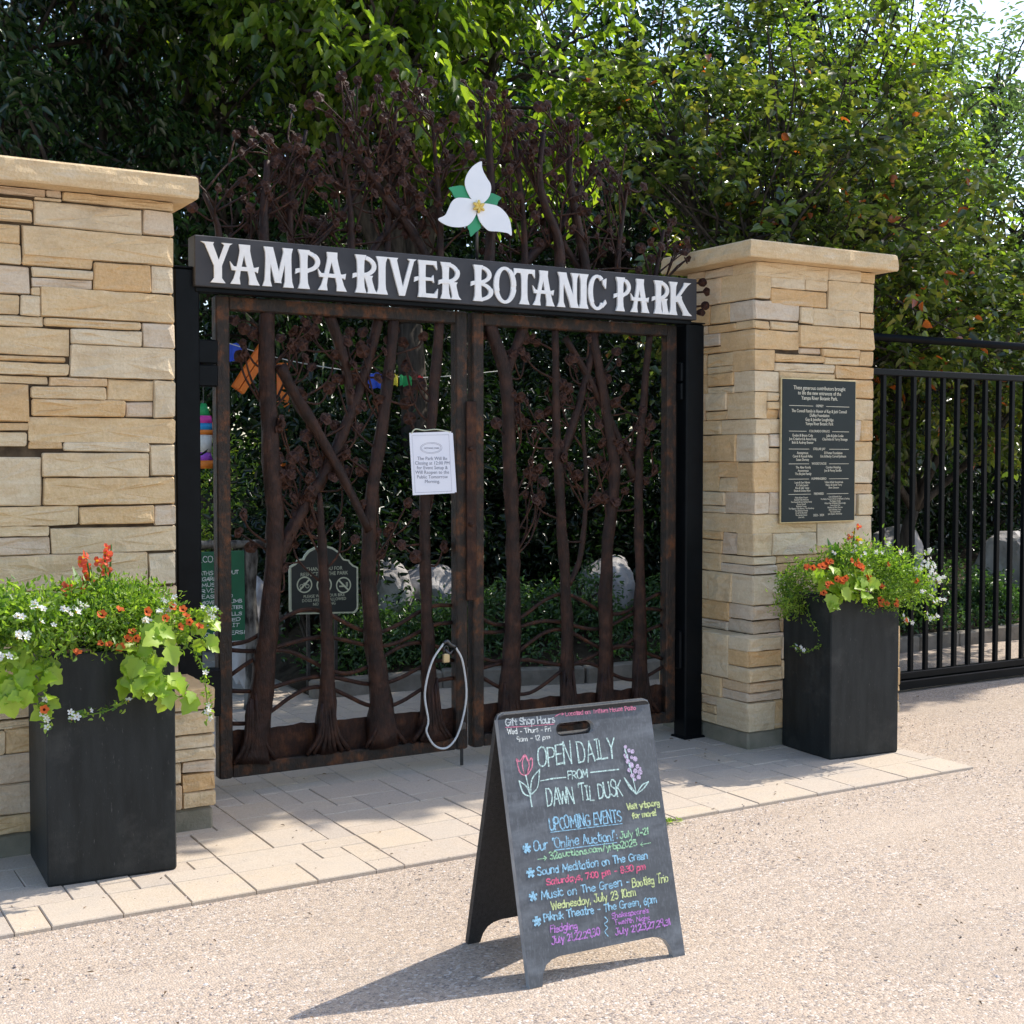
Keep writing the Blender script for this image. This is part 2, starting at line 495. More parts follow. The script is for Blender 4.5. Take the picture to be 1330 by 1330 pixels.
def leafmesh(name, P, D, N, L, wr, tone, mat, org=(0, 0, 0), fold=.25, droop=.12):
    P, D, N, L, tone = [np.asarray(a, dtype=np.float64) for a in (P, D, N, L, tone)]
    D = D / np.linalg.norm(D, axis=1, keepdims=True)
    S = np.cross(D, N)
    ln = np.linalg.norm(S, axis=1, keepdims=True)
    S = S / np.maximum(ln, 1e-6)
    N = np.cross(S, D)
    L = L[:, None]
    W = L * wr
    b = P - np.asarray(org)
    V = np.stack([b, b + D * L * .28 - S * W * .46 + N * W * fold, b + D * L * .68 - S * W * .36 + N * W * fold * .6, b + D * L - N * L * droop,
                  b + D * L * .68 + S * W * .36 + N * W * fold * .6, b + D * L * .28 + S * W * .46 + N * W * fold], axis=1)
    n = len(P)
    me = bpy.data.meshes.new(name)
    me.vertices.add(n * 6)
    me.vertices.foreach_set('co', V.reshape(-1).astype(np.float32))
    idx = (np.arange(n)[:, None] * 6 + np.array([0, 3, 2, 1, 0, 5, 4, 3])[None, :]).reshape(-1)
    me.loops.add(n * 8)
    me.loops.foreach_set('vertex_index', idx.astype(np.int32))
    me.polygons.add(n * 2)
    me.polygons.foreach_set('loop_start', (np.arange(n * 2) * 4).astype(np.int32))
    me.polygons.foreach_set('loop_total', np.full(n * 2, 4, dtype=np.int32))
    me.update(calc_edges=True)
    me.materials.append(mat)
    at = me.attributes.new('tone', 'FLOAT', 'FACE')
    at.data.foreach_set('value', np.repeat(np.clip(tone, 0, 1), 2).astype(np.float32))
    me.validate()
    return me

def unit(rng, n):
    v = rng.normal(size=(n, 3))
    return v / np.linalg.norm(v, axis=1, keepdims=True)

def clump_leaves(rng, centers, per, sig, L, up=.6, outc=None, droop_dir=.25, tone_c=.2):
    """leaves scattered round clump centres -> P, D, N, L, tone"""
    n = len(centers) * per
    C = np.repeat(centers, per, axis=0)
    off = rng.normal(size=(n, 3)) * np.asarray(sig)
    P = C + off
    D = unit(rng, n) + off / np.max(sig) * .5
    D[:, 2] -= droop_dir
    N = unit(rng, n) * .75
    N[:, 2] += up
    tc = np.repeat(rng.uniform(-.5, .5, len(centers)) * tone_c, per)
    t = np.clip(rng.beta(2, 2.4, n) + tc, 0, 1)
    return P, D, N, L * rng.uniform(.65, 1.25, n), t

def spray_leaves(rng, centers, outw, nt, nk, tl, L, droop, tone_c, up=.5):
    """leaves set alternately along short twigs fanning out of each clump"""
    nc = len(centers)
    n1 = nc * nt
    C = np.repeat(centers, nt, axis=0)
    O = np.repeat(outw, nt, axis=0)
    td = unit(rng, n1) * .8 + O * .75
    td[:, 2] -= droop * .6
    td /= np.linalg.norm(td, axis=1, keepdims=True)
    C = C + rng.normal(size=(n1, 3)) * tl * .22
    ln = tl * rng.uniform(.6, 1.3, n1)
    tv = np.repeat(rng.uniform(-.5, .5, nc), nt) * tone_c + rng.uniform(-.5, .5, n1) * tone_c * .5
    n = n1 * nk
    P0 = np.repeat(C, nk, axis=0)
    T = np.repeat(td, nk, axis=0)
    s_ = np.tile((np.arange(nk) + .6) / nk, n1)
    P = P0 + T * (s_ * np.repeat(ln, nk))[:, None]
    P[:, 2] -= droop * .25 * np.repeat(ln, nk) * s_ ** 2
    side = np.cross(T, np.array([0, 0, 1.0])) + rng.normal(size=(n, 3)) * .15
    side /= np.maximum(np.linalg.norm(side, axis=1, keepdims=True), 1e-5)
    sg = np.tile(np.where(np.arange(nk) % 2 == 0, 1.0, -1.0), n1)
    D = T * .55 + side * (sg * .8)[:, None] + rng.normal(size=(n, 3)) * .28
    D[:, 2] -= droop * .8
    N = rng.normal(size=(n, 3)) * .34
    N[:, 2] += up + .35
    return P, D, N, L * rng.uniform(.6, 1.2, n), np.clip(rng.beta(2.2, 2.6, n) + np.repeat(tv, nk), 0, 1)

def lobe_points(rng, lobes, n, shell=2.6):
    vol = np.array([l[3] ** 2 for l in lobes]); vol = vol / vol.sum()
    k = rng.choice(len(lobes), n, p=vol)
    Lb = np.array([(l + (1, 1, 1))[:7] if len(l) == 4 else l for l in lobes], dtype=float)[k]
    d = unit(rng, n)
    r = rng.uniform(0, 1, n) ** (1 / shell)
    return Lb[:, :3] + d * (r * Lb[:, 3])[:, None] * Lb[:, 4:7], k

def tree(label, loc, lobes, mat, nc, per, L, sig, wr=.55, seed=1, trunk_r=.11, fork=1.6, group=None, name='tree', cat='tree', up=.6, droop=.25, twigs=True, tc=.3, shell=2.6):
    rng = np.random.default_rng(seed)
    loc = Vector(loc)
    root = thing(name, label, cat, loc, group)
    lob = [(l[0] + loc.x, l[1] + loc.y, l[2] + loc.z) + tuple(l[3:]) for l in lobes]
    ctr, kk = lobe_points(rng, lob, nc, shell)
    ctr[:, 2] = np.maximum(ctr[:, 2], loc.z + .25)
    ow = ctr - np.array([l[:3] for l in lob])[kk]
    ow /= np.maximum(np.linalg.norm(ow, axis=1, keepdims=True), 1e-4)
    P, D, N, LL, t = spray_leaves(rng, ctr, ow, max(3, per // 8), 8, sig * 2.0, L, droop, tc, up)
    me = leafmesh('crown', P, D, N, LL, wr, t, mat, tuple(loc))
    link('crown', me, root, loc)
    wd = MB()
    fk = loc + Vector((rng.uniform(-.1, .1), rng.uniform(-.1, .1), fork))
    wd.tube([loc - Vector((0, 0, .1)), loc + Vector((rng.uniform(-.06, .06), 0, fork * .5)), fk], [trunk_r * 1.4, trunk_r, trunk_r * .85], 9, .25)
    for i, l in enumerate(lob):
        c = Vector(l[:3])
        mid = fk.lerp(c, .5) + Vector((rng.uniform(-.2, .2), rng.uniform(-.2, .2), rng.uniform(0, .3)))
        wd.tube([fk, mid, c], [trunk_r * .7, trunk_r * .42, trunk_r * .2], 7, .2)
        if twigs:
            sel = ctr[kk == i]
            for q in sel[:40]:
                q = Vector(q)
                s0 = fk.lerp(c, rng.uniform(.55, 1.0))
                md = s0.lerp(q, .55) + Vector(rng.uniform(-.12, .12, 3))
                wd.tube([s0, md, q], [trunk_r * .16, trunk_r * .10, trunk_r * .05], 4, 0, 2, caps=False)
    wd.build('trunk', M['bark'], root, smooth=True)
    return root

def shrub(label, loc, lobes, mat, nc, per, L, sig, wr=.5, seed=1, group=None, name='shrub', cat='shrub', up=.6, tc=.3):
    rng = np.random.default_rng(seed)
    loc = Vector(loc)
    root = thing(name, label, cat, loc, group)
    lob = [(l[0] + loc.x, l[1] + loc.y, l[2] + loc.z) + tuple(l[3:]) for l in lobes]
    ctr, kk = lobe_points(rng, lob, nc)
    ctr[:, 2] = np.maximum(ctr[:, 2], loc.z + .08)
    P, D, N, LL, t = clump_leaves(rng, ctr, per, (sig, sig, sig * .6), L, up, None, .1, tc)
    link('foliage', leafmesh('foliage', P, D, N, LL, wr, t, mat, tuple(loc)), root, loc)
    wd = MB()
    for q in ctr[:26]:
        q = Vector(q)
        wd.tube([loc - Vector((0, 0, .05)), loc.lerp(q, .5) + Vector((0, 0, .12)), q], [.02, .013, .005], 4, 0, 2, caps=False)
    wd.build('stems', M['bark'], root, smooth=True)
    return root

def text_mesh(body, size, mat, name, parent, origin, rot=(PI / 2, 0, 0), align='CENTER', spacing=1.0, ext=.0006, line=1.0, sx=1.0):
    """built-in font text turned into a mesh lying in the xz plane at origin"""
    cu = bpy.data.curves.new('text', 'FONT')
    cu.body = body
    cu.size = size
    cu.align_x = align
    cu.extrude = ext
    cu.space_line = line
    cu.space_character = spacing
    cu.resolution_u = 2
    o = bpy.data.objects.new('text', cu)
    COL.objects.link(o)
    dg = bpy.context.evaluated_depsgraph_get()
    me = bpy.data.meshes.new_from_object(o.evaluated_get(dg))
    bpy.data.objects.remove(o)
    bpy.data.curves.remove(cu)
    me.transform(Matrix.Diagonal((sx, 1, 1, 1)))
    me.transform(Matrix.Rotation(rot[2], 4, 'Z') @ Matrix.Rotation(rot[0], 4, 'X'))
    me.materials.clear()
    me.materials.append(mat)
    return link(name, me, parent, origin)

# ------------------------------------------------------------------ handwriting strokes
G = {
'A': (7, "0,0 3,10 6,0;1,3.6 5,3.6"), 'B': (6.8, "0,0 0,10;~0,10 4,9.8 5,7.7 3.5,5.6 0,5.3;~0,5.3 4,5.2 5.8,3 4,.3 0,0"),
'C': (7, "~6,8.5 3.5,10 1,8.5 0,5 1,1.5 3.5,0 6,1.5"), 'D': (7.2, "0,0 0,10;~0,10 4,9.3 6,5 4,.7 0,0"), 'E': (6, "5,10 0,10 0,0 5,0;0,5.3 4,5.3"),
'F': (6, "5,10 0,10 0,0;0,5.3 4,5.3"), 'G': (7.8, "~6,8.6 3.5,10 1,8.5 0,5 1,1.4 3.5,0 6,1.2 6.3,4.4;6.8,4.5 3.8,4.5"), 'H': (7, "0,0 0,10;6,0 6,10;0,5.2 6,5.2"),
'I': (4, "1.5,0 1.5,10;0,10 3,10;0,0 3,0"), 'J': (6.4, "~4.5,10 4.5,3 3.5,.3 1.5,.2 0,2;2,10 6,10"), 'K': (6.6, "0,0 0,10;5.5,10 0,4.6;1.6,5.8 6,0"), 'L': (5.6, "0,10 0,0 5,0"),
'M': (8.8, "0,0 .6,10 3.8,3 7,10 7.6,0"), 'N': (7.2, "0,0 0,10 6,0 6,10"), 'O': (7.8, "~3.3,10 .8,8.6 0,5 .8,1.4 3.3,0 5.8,1.4 6.6,5 5.8,8.6 3.3,10"),
'P': (6.4, "0,0 0,10;~0,10 4,9.7 5.4,7.3 4,5 0,4.6"), 'R': (7, "0,0 0,10;~0,10 4,9.7 5.4,7.3 4,5 0,4.6;2,4.7 6,0"),
'S': (6.5, "~5.5,8.8 3,10 .6,8.6 .8,6.4 3,5.3 5.2,4 5.4,1.5 3,0 0,1.2"), 'T': (7, "3,0 3,10;0,10 6,10"), 'U': (7.2, "~0,10 0,3 1.2,.5 3,0 4.8,.5 6,3 6,10"),
'V': (7, "0,10 3,0 6,10"), 'W': (9.2, "0,10 2,0 4.2,7.5 6.2,0 8.2,10"), 'Y': (6.8, "0,10 2.9,5 5.8,10;2.9,5 2.9,0"),
'a': (6.2, "~4.5,5.2 2.5,6 .4,4.5 .2,1.5 2,0 4,1.2 4.5,3;~4.5,6 4.5,1.5 5.2,0"), 'b': (6, "0,10 0,0;~0,4 1.5,5.9 4,5.5 4.8,3 4,.5 1.8,0 0,1.5"),
'c': (5.4, "~4.3,5 2.5,6 .6,5 0,3 .6,1 2.5,0 4.4,1"), 'd': (6.2, "4.6,10 4.6,0;~4.6,4.4 2.8,6 .6,5 0,3 .6,.9 2.5,0 4.6,1.8"), 'e': (5.7, "~.2,3.1 4.6,3.4 3.9,5.4 2.3,6 .6,5 0,3 .7,.8 2.6,0 4.6,1"),
'f': (4.4, "~4,9.3 2.8,10 1.6,8.8 1.5,0;0,6 3.5,6"), 'g': (6, "~4.5,5 2.5,6 .4,4.8 .2,2.2 2,.8 4,1.8 4.5,4;~4.6,6 4.6,-1 3.6,-3 1.8,-3.2 .4,-2.2"),
'h': (6, "0,10 0,0;~0,4 1.6,5.9 3.6,5.6 4.4,4 4.5,0"), 'i': (2.4, ".7,6 .7,0;.7,8 .7,8.6"), 'k': (5.4, "0,10 0,0;4,6 0,2.6;1.2,3.6 4.4,0"), 'l': (2.4, ".6,10 .6,0"),
'm': (8.4, "0,6 0,0;~0,4 1.4,5.9 2.9,5.2 3.3,3.5 3.3,0;~3.3,4 4.8,5.9 6.3,5.3 6.7,3.5 6.7,0"), 'n': (6, "0,6 0,0;~0,4 1.6,5.9 3.6,5.6 4.4,4 4.5,0"),
'o': (6.1, "~2.4,6 .6,5 0,3 .6,1 2.4,0 4.2,1 4.8,3 4.2,5 2.4,6"), 'p': (6, "0,6 0,-3.5;~0,4 1.5,5.9 4,5.5 4.8,3 4,.5 1.8,0 0,1.5"), 'r': (4.4, "0,6 0,0;~0,3.8 1.4,5.6 3.4,5.8"),
's': (5.2, "~4,5.2 2.2,6 .5,5.2 .8,3.7 3.2,2.7 4.1,1.4 2.6,0 0,.8"), 't': (4.3, "1.6,9 1.6,1 2.6,0 3.6,.4;0,6 3.4,6"), 'u': (6, "~0,6 .1,2 1,.3 2.6,0 4.2,1.6 4.5,3;4.5,6 4.5,0"),
'v': (5.2, "0,6 2.2,0 4.4,6"), 'w': (7.6, "0,6 1.7,0 3.3,5 5,0 6.6,6"), 'y': (5.6, "0,6 2.4,.4;4.6,6 1.6,-3.2"),
'0': (6, "~2.5,10 .6,8.4 0,5 .6,1.6 2.5,0 4.4,1.6 5,5 4.4,8.4 2.5,10"), '1': (3, "0,8 1.2,10 1.2,0"), '2': (6, "~.2,8 1.4,9.8 3.6,9.8 4.8,7.8 3.8,5 0,0;0,0 5,0"),
'3': (5.9, "~.3,9 2.4,10 4.5,8.2 3.8,6 1.8,5.4;~1.8,5.4 4.4,4.8 4.9,2.4 3,.1 .2,.8"), '5': (5.9, "4.6,10 .8,10 .5,5.8;~.5,5.8 3,6.4 4.8,4.4 4.6,1.4 2.4,0 .2,.9"),
'6': (5.9, "~4,9.8 1.4,7.4 .1,3.4 1,.6 2.8,0 4.7,1.6 4.4,4.2 2.6,5 .3,3.4"), '7': (5.6, "0,10 5,10 1.6,0"), '8': (5.9, "~2.5,5.4 .6,7 .8,9.2 2.5,10 4.3,9.2 4.5,7 2.5,5.4 .3,3.2 .6,.8 2.5,0 4.5,.8 4.8,3.2 2.5,5.4"),
'9': (5.8, "~4.6,7.4 3.6,5.2 1.4,5.2 .3,7.4 1.4,9.7 3.4,9.8 4.6,7.8 4.5,3 4,0"), '.': (2.2, ".6,0 .9,.5"), ',': (2.4, "1,.6 .4,-1.6"), ':': (2.4, ".8,1 .8,1.7;.8,5 .8,5.7"),
'-': (5, ".6,3.6 4,3.6"), "'": (1.8, ".6,10 .4,8"), '"': (3, ".4,10 .4,8;1.8,10 1.8,8"), '!': (2.4, ".8,10 .8,2.8;.8,0 .8,.7"), '/': (4.8, "0,-1 4,10.5"), ' ': (4.4, ""),
}
class Chalk:
    """thin strokes in the (u, v) plane of a board; each stroke sits a hair above the last"""
    def __init__(s, O, U, V, seed=3):
        s.O, s.U, s.V = Vector(O), Vector(U).normalized(), Vector(V).normalized()
        s.N = s.U.cross(s.V)
        s.k = 0
        s.rnd = random.Random(seed)
    def stroke(s, mb, pts, wd, smooth=False):
        if not smooth and len(pts) > 2:
            for a, b in zip(pts, pts[1:]): s.stroke(mb, [a, b], wd)
            return
        P = [Vector((a, b)) for a, b in pts]
        if smooth and len(P) > 2: P = [Vector((p.x, p.y)) for p in smoothline([(p.x, p.y, 0) for p in P], 4)]
        s.k += 1
        h = .0008 + (s.k % 40) * .00002
        n = len(mb.v)
        for i, p in enumerate(P):
            d = P[min(i + 1, len(P) - 1)] - P[max(i - 1, 0)]
            if d.length < 1e-9: d = Vector((1, 0))
            d.normalize()
            q = Vector((-d.y, d.x)) * wd * .5 * s.rnd.uniform(.62, 1.3)
            e = d * (wd * .3) * (-1 if i == 0 else 1 if i == len(P) - 1 else 0)
            for sg in (-1, 1):
                r = p + q * sg + e
                mb.v.append(tuple(s.O + s.U * r.x + s.V * r.y + s.N * h))
        for i in range(len(P) - 1):
            a = n + i * 2
            mb.face((a, a + 2, a + 3, a + 1))
    def text(s, mb, txt, u0, v0, u1, v1, h, wd):
        adv = sum(G[c][0] for c in txt) - 1.0
        sx = (u1 - u0) / adv
        sy = h / 10
        x = 0
        for c in txt:
            a, st = G[c]
            jy = s.rnd.uniform(-.6, .6)
            sl = s.rnd.uniform(-.06, .10)
            ky, kx = s.rnd.uniform(.88, 1.1), s.rnd.uniform(.9, 1.06)
            tl_ = s.rnd.uniform(-.05, .06)
            for part in st.split(';'):
                if not part: continue
                sm = part[0] == '~'
                pts = []
                for pr in part.lstrip('~').split():
                    px, py = pr.split(',')
                    px, py = float(px) * kx + s.rnd.uniform(-.16, .16), float(py) * ky + jy + float(px) * tl_ + s.rnd.uniform(-.16, .16)
                    uu = (x + px + py * sl) * sx
                    pts.append((u0 + uu, v0 + (v1 - v0) * (uu / (u1 - u0)) + py * sy))
                s.stroke(mb, pts, wd, sm)
            x += a
# ================================================================== THE PLACE
rnd = random.Random(11)
# ------------------------------------------------------------------ ground
def ground():
    mb = MB()
    xs = [-400, -60, -12] + [-4 + i * .5 for i in range(49)] + [30, 80, 400]
    ys = [-400, -60, -12] + [-2 + i * .5 for i in range(33)] + [24, 60, 120, 500]
    for y in ys:
        for x in xs:
            z = 0
            if -4 <= x <= 20 and -2 <= y <= 14:
                z = .012 * noise.noise(Vector((x * .9, y * .9, 0)))
                if 4.0 < y < 9.5 and -3 < x < 6.2: z = min(z, -.004)
                if y > 4.0 and x < 6.2: z = -.006
                if y > 9: z = -.01
            mb.v.append((x, y, z))
    n = len(xs)
    for j in range(len(ys) - 1):
        for i in range(n - 1): mb.face((j * n + i, j * n + i + 1, (j + 1) * n + i + 1, (j + 1) * n + i))
    o = mb.build('gravel_ground', M['gravel'], smooth=True)
    tag(o, kind='structure')
ground()

PV_X0, PV_X1, PV_Y0, PV_Y1 = -1.3, 5.5, 4.6, 10.6
def pavers():
    r = random.Random(5)
    base = MB()
    base.box((PV_X0 + .01, PV_Y0 + .012, -.05), (PV_X1 - .012, PV_Y1, .004))
    tag(base.build('paver_joint_sand', M['sand']), kind='structure')
    u = .120
    nx = int((PV_X1 - PV_X0) / u); ny = int((PV_Y1 - PV_Y0) / u)
    u_x = (PV_X1 - PV_X0) / nx; u_y = (PV_Y1 - PV_Y0) / ny
    occ = [[False] * nx for _ in range(ny)]
    mb = MB()
    for j in range(ny):
        for i in range(nx):
            if occ[j][i]: continue
            opts = [(2, 2), (3, 2) if r.random() < .3 else (2, 2), (2, 1), (2, 1), (1, 2), (1, 1)]
            r.shuffle(opts)
            opts.append((1, 1))
            if r.random() < .15: opts = sorted(opts, key=lambda o: -(o[0] * o[1]) + r.random() * 3)
            for a, b in opts:
                if i + a <= nx and j + b <= ny and not any(occ[j + q][i + p] for p in range(a) for q in range(b)): break
            for p in range(a):
                for q in range(b): occ[j + q][i + p] = True
            g = .0015
            x0, y0 = PV_X0 + i * u_x + g, PV_Y0 + j * u_y + g
            x1, y1 = PV_X0 + (i + a) * u_x - g, PV_Y0 + (j + b) * u_y - g
            h = .010 + r.uniform(-.0015, .0015)
            n = len(mb.v)
            tilt = [r.uniform(-.0012, .0012) for _ in range(4)]
            e = .003
            for k, (x, y) in enumerate(((x0, y0), (x1, y0), (x1, y1), (x0, y1))): mb.v.append((x + r.uniform(-.001, .001), y + r.uniform(-.001, .001), -.04))
            for k, (x, y) in enumerate(((x0, y0), (x1, y0), (x1, y1), (x0, y1))): mb.v.append((x, y, h - .004 + tilt[k]))
            for k, (x, y, sx, sy) in enumerate(((x0, y0, 1, 1), (x1, y0, -1, 1), (x1, y1, -1, -1), (x0, y1, 1, -1))): mb.v.append((x + sx * e, y + sy * e, h + tilt[k]))
            t = r.random()
            for A in (0, 4):
                for k in range(4):
                    k2 = (k + 1) % 4
                    mb.face((n + A + k, n + A + k2, n + A + 4 + k2, n + A + 4 + k), t)
            mb.face((n + 8, n + 9, n + 10, n + 11), t)
    tag(mb.build('paver_path', M['paver']), kind='structure')
pavers()

# garden bank beyond the gate and the fence
def bed_front(x):
    if x < 4.1: return 8.2
    if x < 5.2: return 8.2 - (x - 4.1) / 1.1 * .42
    return 7.78
def bed_z(x, y):
    d = max(0, y - bed_front(x))
    z = .10 + .36 * min(d, 4.2) - .022 * min(d, 4.2) ** 2
    z += .10 * noise.noise(Vector((x * .7, y * .7, 3))) * min(1, d)
    if x < 3.9: z *= max(0.0, (x - 3.3) / .6) * .9 + .1
    return z
def bed():
    mb = MB()
    xs = [3.28 + i * .32 for i in range(70)]
    ts = [i / 24 for i in range(25)]
    for t in ts:
        for x in xs:
            y = bed_front(x) + (t ** 1.4) * 14
            mb.v.append((x, y, bed_z(x, y)))
    n = len(xs)
    for j in range(len(ts) - 1):
        for i in range(n - 1): mb.face((j * n + i, j * n + i + 1, (j + 1) * n + i + 1, (j + 1) * n + i))
    tag(mb.build('garden_bank', M['bed'], smooth=True), kind='structure')
    kb = MB()
    pts = [(x, bed_front(x) - .03, 0) for x in [3.25 + i * .16 for i in range(130)]]
    for i in range(0, len(pts) - 2, 3):
        a, b = Vector(pts[i]), Vector(pts[min(i + 3, len(pts) - 1)])
        m = (a + b) / 2
        l = (b - a).length / 2 - .004
        kb.box((m.x - l, m.y - .05, -.05), (m.x + l, m.y + .05, .13 + rnd.uniform(-.01, .01)), rz=math.atan2(b.y - a.y, b.x - a.x), bev=.012)
    tag(kb.build('garden_edging', M['edging']), kind='structure')
bed()

# ------------------------------------------------------------------ stone pillars
def stone(mb, lo, hi, axis, sign, tone, r, rings=1, g=.0008):
    ua, va = [(1, 2), (0, 2), (0, 1)][axis]
    u0, u1, v0, v1 = lo[ua] + g, hi[ua] - g, lo[va] + g, hi[va] - g
    if u1 - u0 < .01 or v1 - v0 < .01: return
    d0, d1 = (lo[axis], hi[axis]) if sign < 0 else (hi[axis], lo[axis])
    d0 -= -sign * r.uniform(0, .009) if False else 0
    push = r.uniform(-.006, .010)
    d0 = d0 + sign * push
    ch = min(r.uniform(.002, .007), (v1 - v0) * .2, (u1 - u0) * .2)
    J = lambda: r.uniform(-.002, .0038)
    cn = [(u0 + J(), v0 + J()), (u1 - J(), v0 + J()), (u1 - J(), v1 - J()), (u0 + J(), v1 - J())]
    out = []
    for i in range(4):
        a, b = cn[i], cn[(i + 1) % 4]
        L = math.hypot(b[0] - a[0], b[1] - a[1])
        m = max(2, int(L / .045))
        for k in range(m):
            t = ch / L + (1 - 2 * ch / L) * k / (m - 1)
            out.append((a[0] + (b[0] - a[0]) * t, a[1] + (b[1] - a[1]) * t))
    cu, cv = (u0 + u1) / 2, (v0 + v1) / 2
    hu, hv = (u1 - u0) / 2, (v1 - v0) / 2
    n = len(out)
    off = Vector((r.uniform(0, 50), r.uniform(0, 50), r.uniform(0, 50)))
    def ring(inset, dep, amp):
        b = len(mb.v)
        for (u, v) in out:
            uu = cu + (u - cu) * max(0, (hu - inset) / hu)
            vv = cv + (v - cv) * max(0, (hv - inset) / hv)
            p = [0, 0, 0]
            p[ua], p[va], p[axis] = uu, vv, dep
            nv = noise.noise_vector(Vector(p) * 16 + off)
            nv2 = noise.noise_vector(Vector(p) * 45 + off)
            p[ua] += min(.0, 1) + nv[0] * amp * .5
            p[va] += nv[1] * amp * .45
            p[axis] += (nv[2] * amp + nv2[2] * amp * .5)
            mb.v.append(tuple(p))
        return b
    dd = d1 - d0
    prev = ring(.0, d1, 0)
    seq = []
    for k in range(rings): seq.append((0, d1 - dd * (k + 1) / (rings + 1), .006))
    seq += [(.0, d0 + dd * .08 if abs(dd) > .15 else d0 - sign * .007, .006), (r.uniform(.002, .006), d0, .009), (min(hu, hv) * .5, d0, .011)]
    rev = (axis == 1) != (sign > 0)
    first = prev
    for ins, dep, amp in seq:
        b = ring(ins, dep, amp)
        for j in range(n):
            j2 = (j + 1) % n
            q = (prev + j, prev + j2, b + j2, b + j)
            mb.face(q if rev else q[::-1], tone)
        prev = b
    # close the face with strips of the inner ring
    c = len(mb.v)
    p = [0, 0, 0]
    p[ua], p[va], p[axis] = cu, cv, d0 + r.uniform(-.003, .003)
    mb.v.append(tuple(p))
    for j in range(n):
        q = (prev + j, prev + (j + 1) % n, c)
        mb.face(q if rev else q[::-1], tone)
    mb.face([first + j for j in (range(n - 1, -1, -1) if rev else range(n))], tone)

def tonepick(r): return min(1, max(0, r.choice([r.uniform(0, .4), r.uniform(.1, .6), r.uniform(.2, .85), r.uniform(.2, .85), r.uniform(.85, 1)])))

def split_len(r, L, lo, hi):
    out = []
    while L > hi:
        a = r.uniform(lo, hi)
        if L - a < lo: a = L * r.uniform(.45, .55)
        out.append(a); L -= a
    out.append(L)
    return out

def masonry(mb, x0, x1, y0, y1, z0, z1, seed, bands=(.15, .36), setb=.10):
    r = random.Random(seed)
    z = z0
    hs = []
    while z < z1 - .02:
        h = r.uniform(*bands)
        if z1 - z - h < bands[0] * .8: h = z1 - z
        if h > bands[1] * 1.35: h /= 2
        hs.append(h); z += h
    z = z0
    for h in hs:
        # corners: each made of its own layers
        def layers(lo=.04):
            if h > .27: k = r.choice([2, 3, 3, 4])
            elif h > .20: k = r.choice([1, 2, 2, 3])
            elif h > .12: k = r.choice([1, 1, 2, 2, 3])
            else: k = r.choice([1, 1, 2])
            c = [r.uniform(.45, 1.55) for _ in range(k)]
            s = sum(c)
            return [h * q / s for q in c]
        corners = []
        wmax = 0
        for side in (0, 1):
            zz = z
            W = r.uniform(.14, .34)
            Dp = r.uniform(.12, .28)
            for lh in layers():
                xa, xb = (x0, x0 + W) if side == 0 else (x1 - W, x1)
                stone(mb, (xa, y0, zz), (xb, y0 + Dp, zz + lh), 1, -1, tonepick(r), r, 3)
                zz += lh
            corners.append((W, Dp))
        # front fill
        xa = x0 + corners[0][0]
        L = x1 - corners[1][0] - xa
        if L > .04:
            for bl in split_len(r, L, .16, .55):
                zz = z
                for lh in layers():
                    xx = xa
                    segs = split_len(r, bl, .10, .5) if (lh < h * .9 and r.random() < .45) else [bl]
                    for sg in segs:
                        stone(mb, (xx, y0, zz), (xx + sg, y0 + setb, zz + lh), 1, -1, tonepick(r), r)
                        xx += sg
                    zz += lh
                xa += bl
        # flanks
        for side in (0, 1):
            ya = y0 + corners[side][1]
            for bl in split_len(r, y1 - ya, .14, .4):
                zz = z
                for lh in layers():
                    if side == 0: stone(mb, (x0, ya, zz), (x0 + setb, ya + bl, zz + lh), 0, -1, tonepick(r), r)
                    else: stone(mb, (x1 - setb, ya, zz), (x1, ya + bl, zz + lh), 0, 1, tonepick(r), r)
                    zz += lh
                ya += bl
        z += h

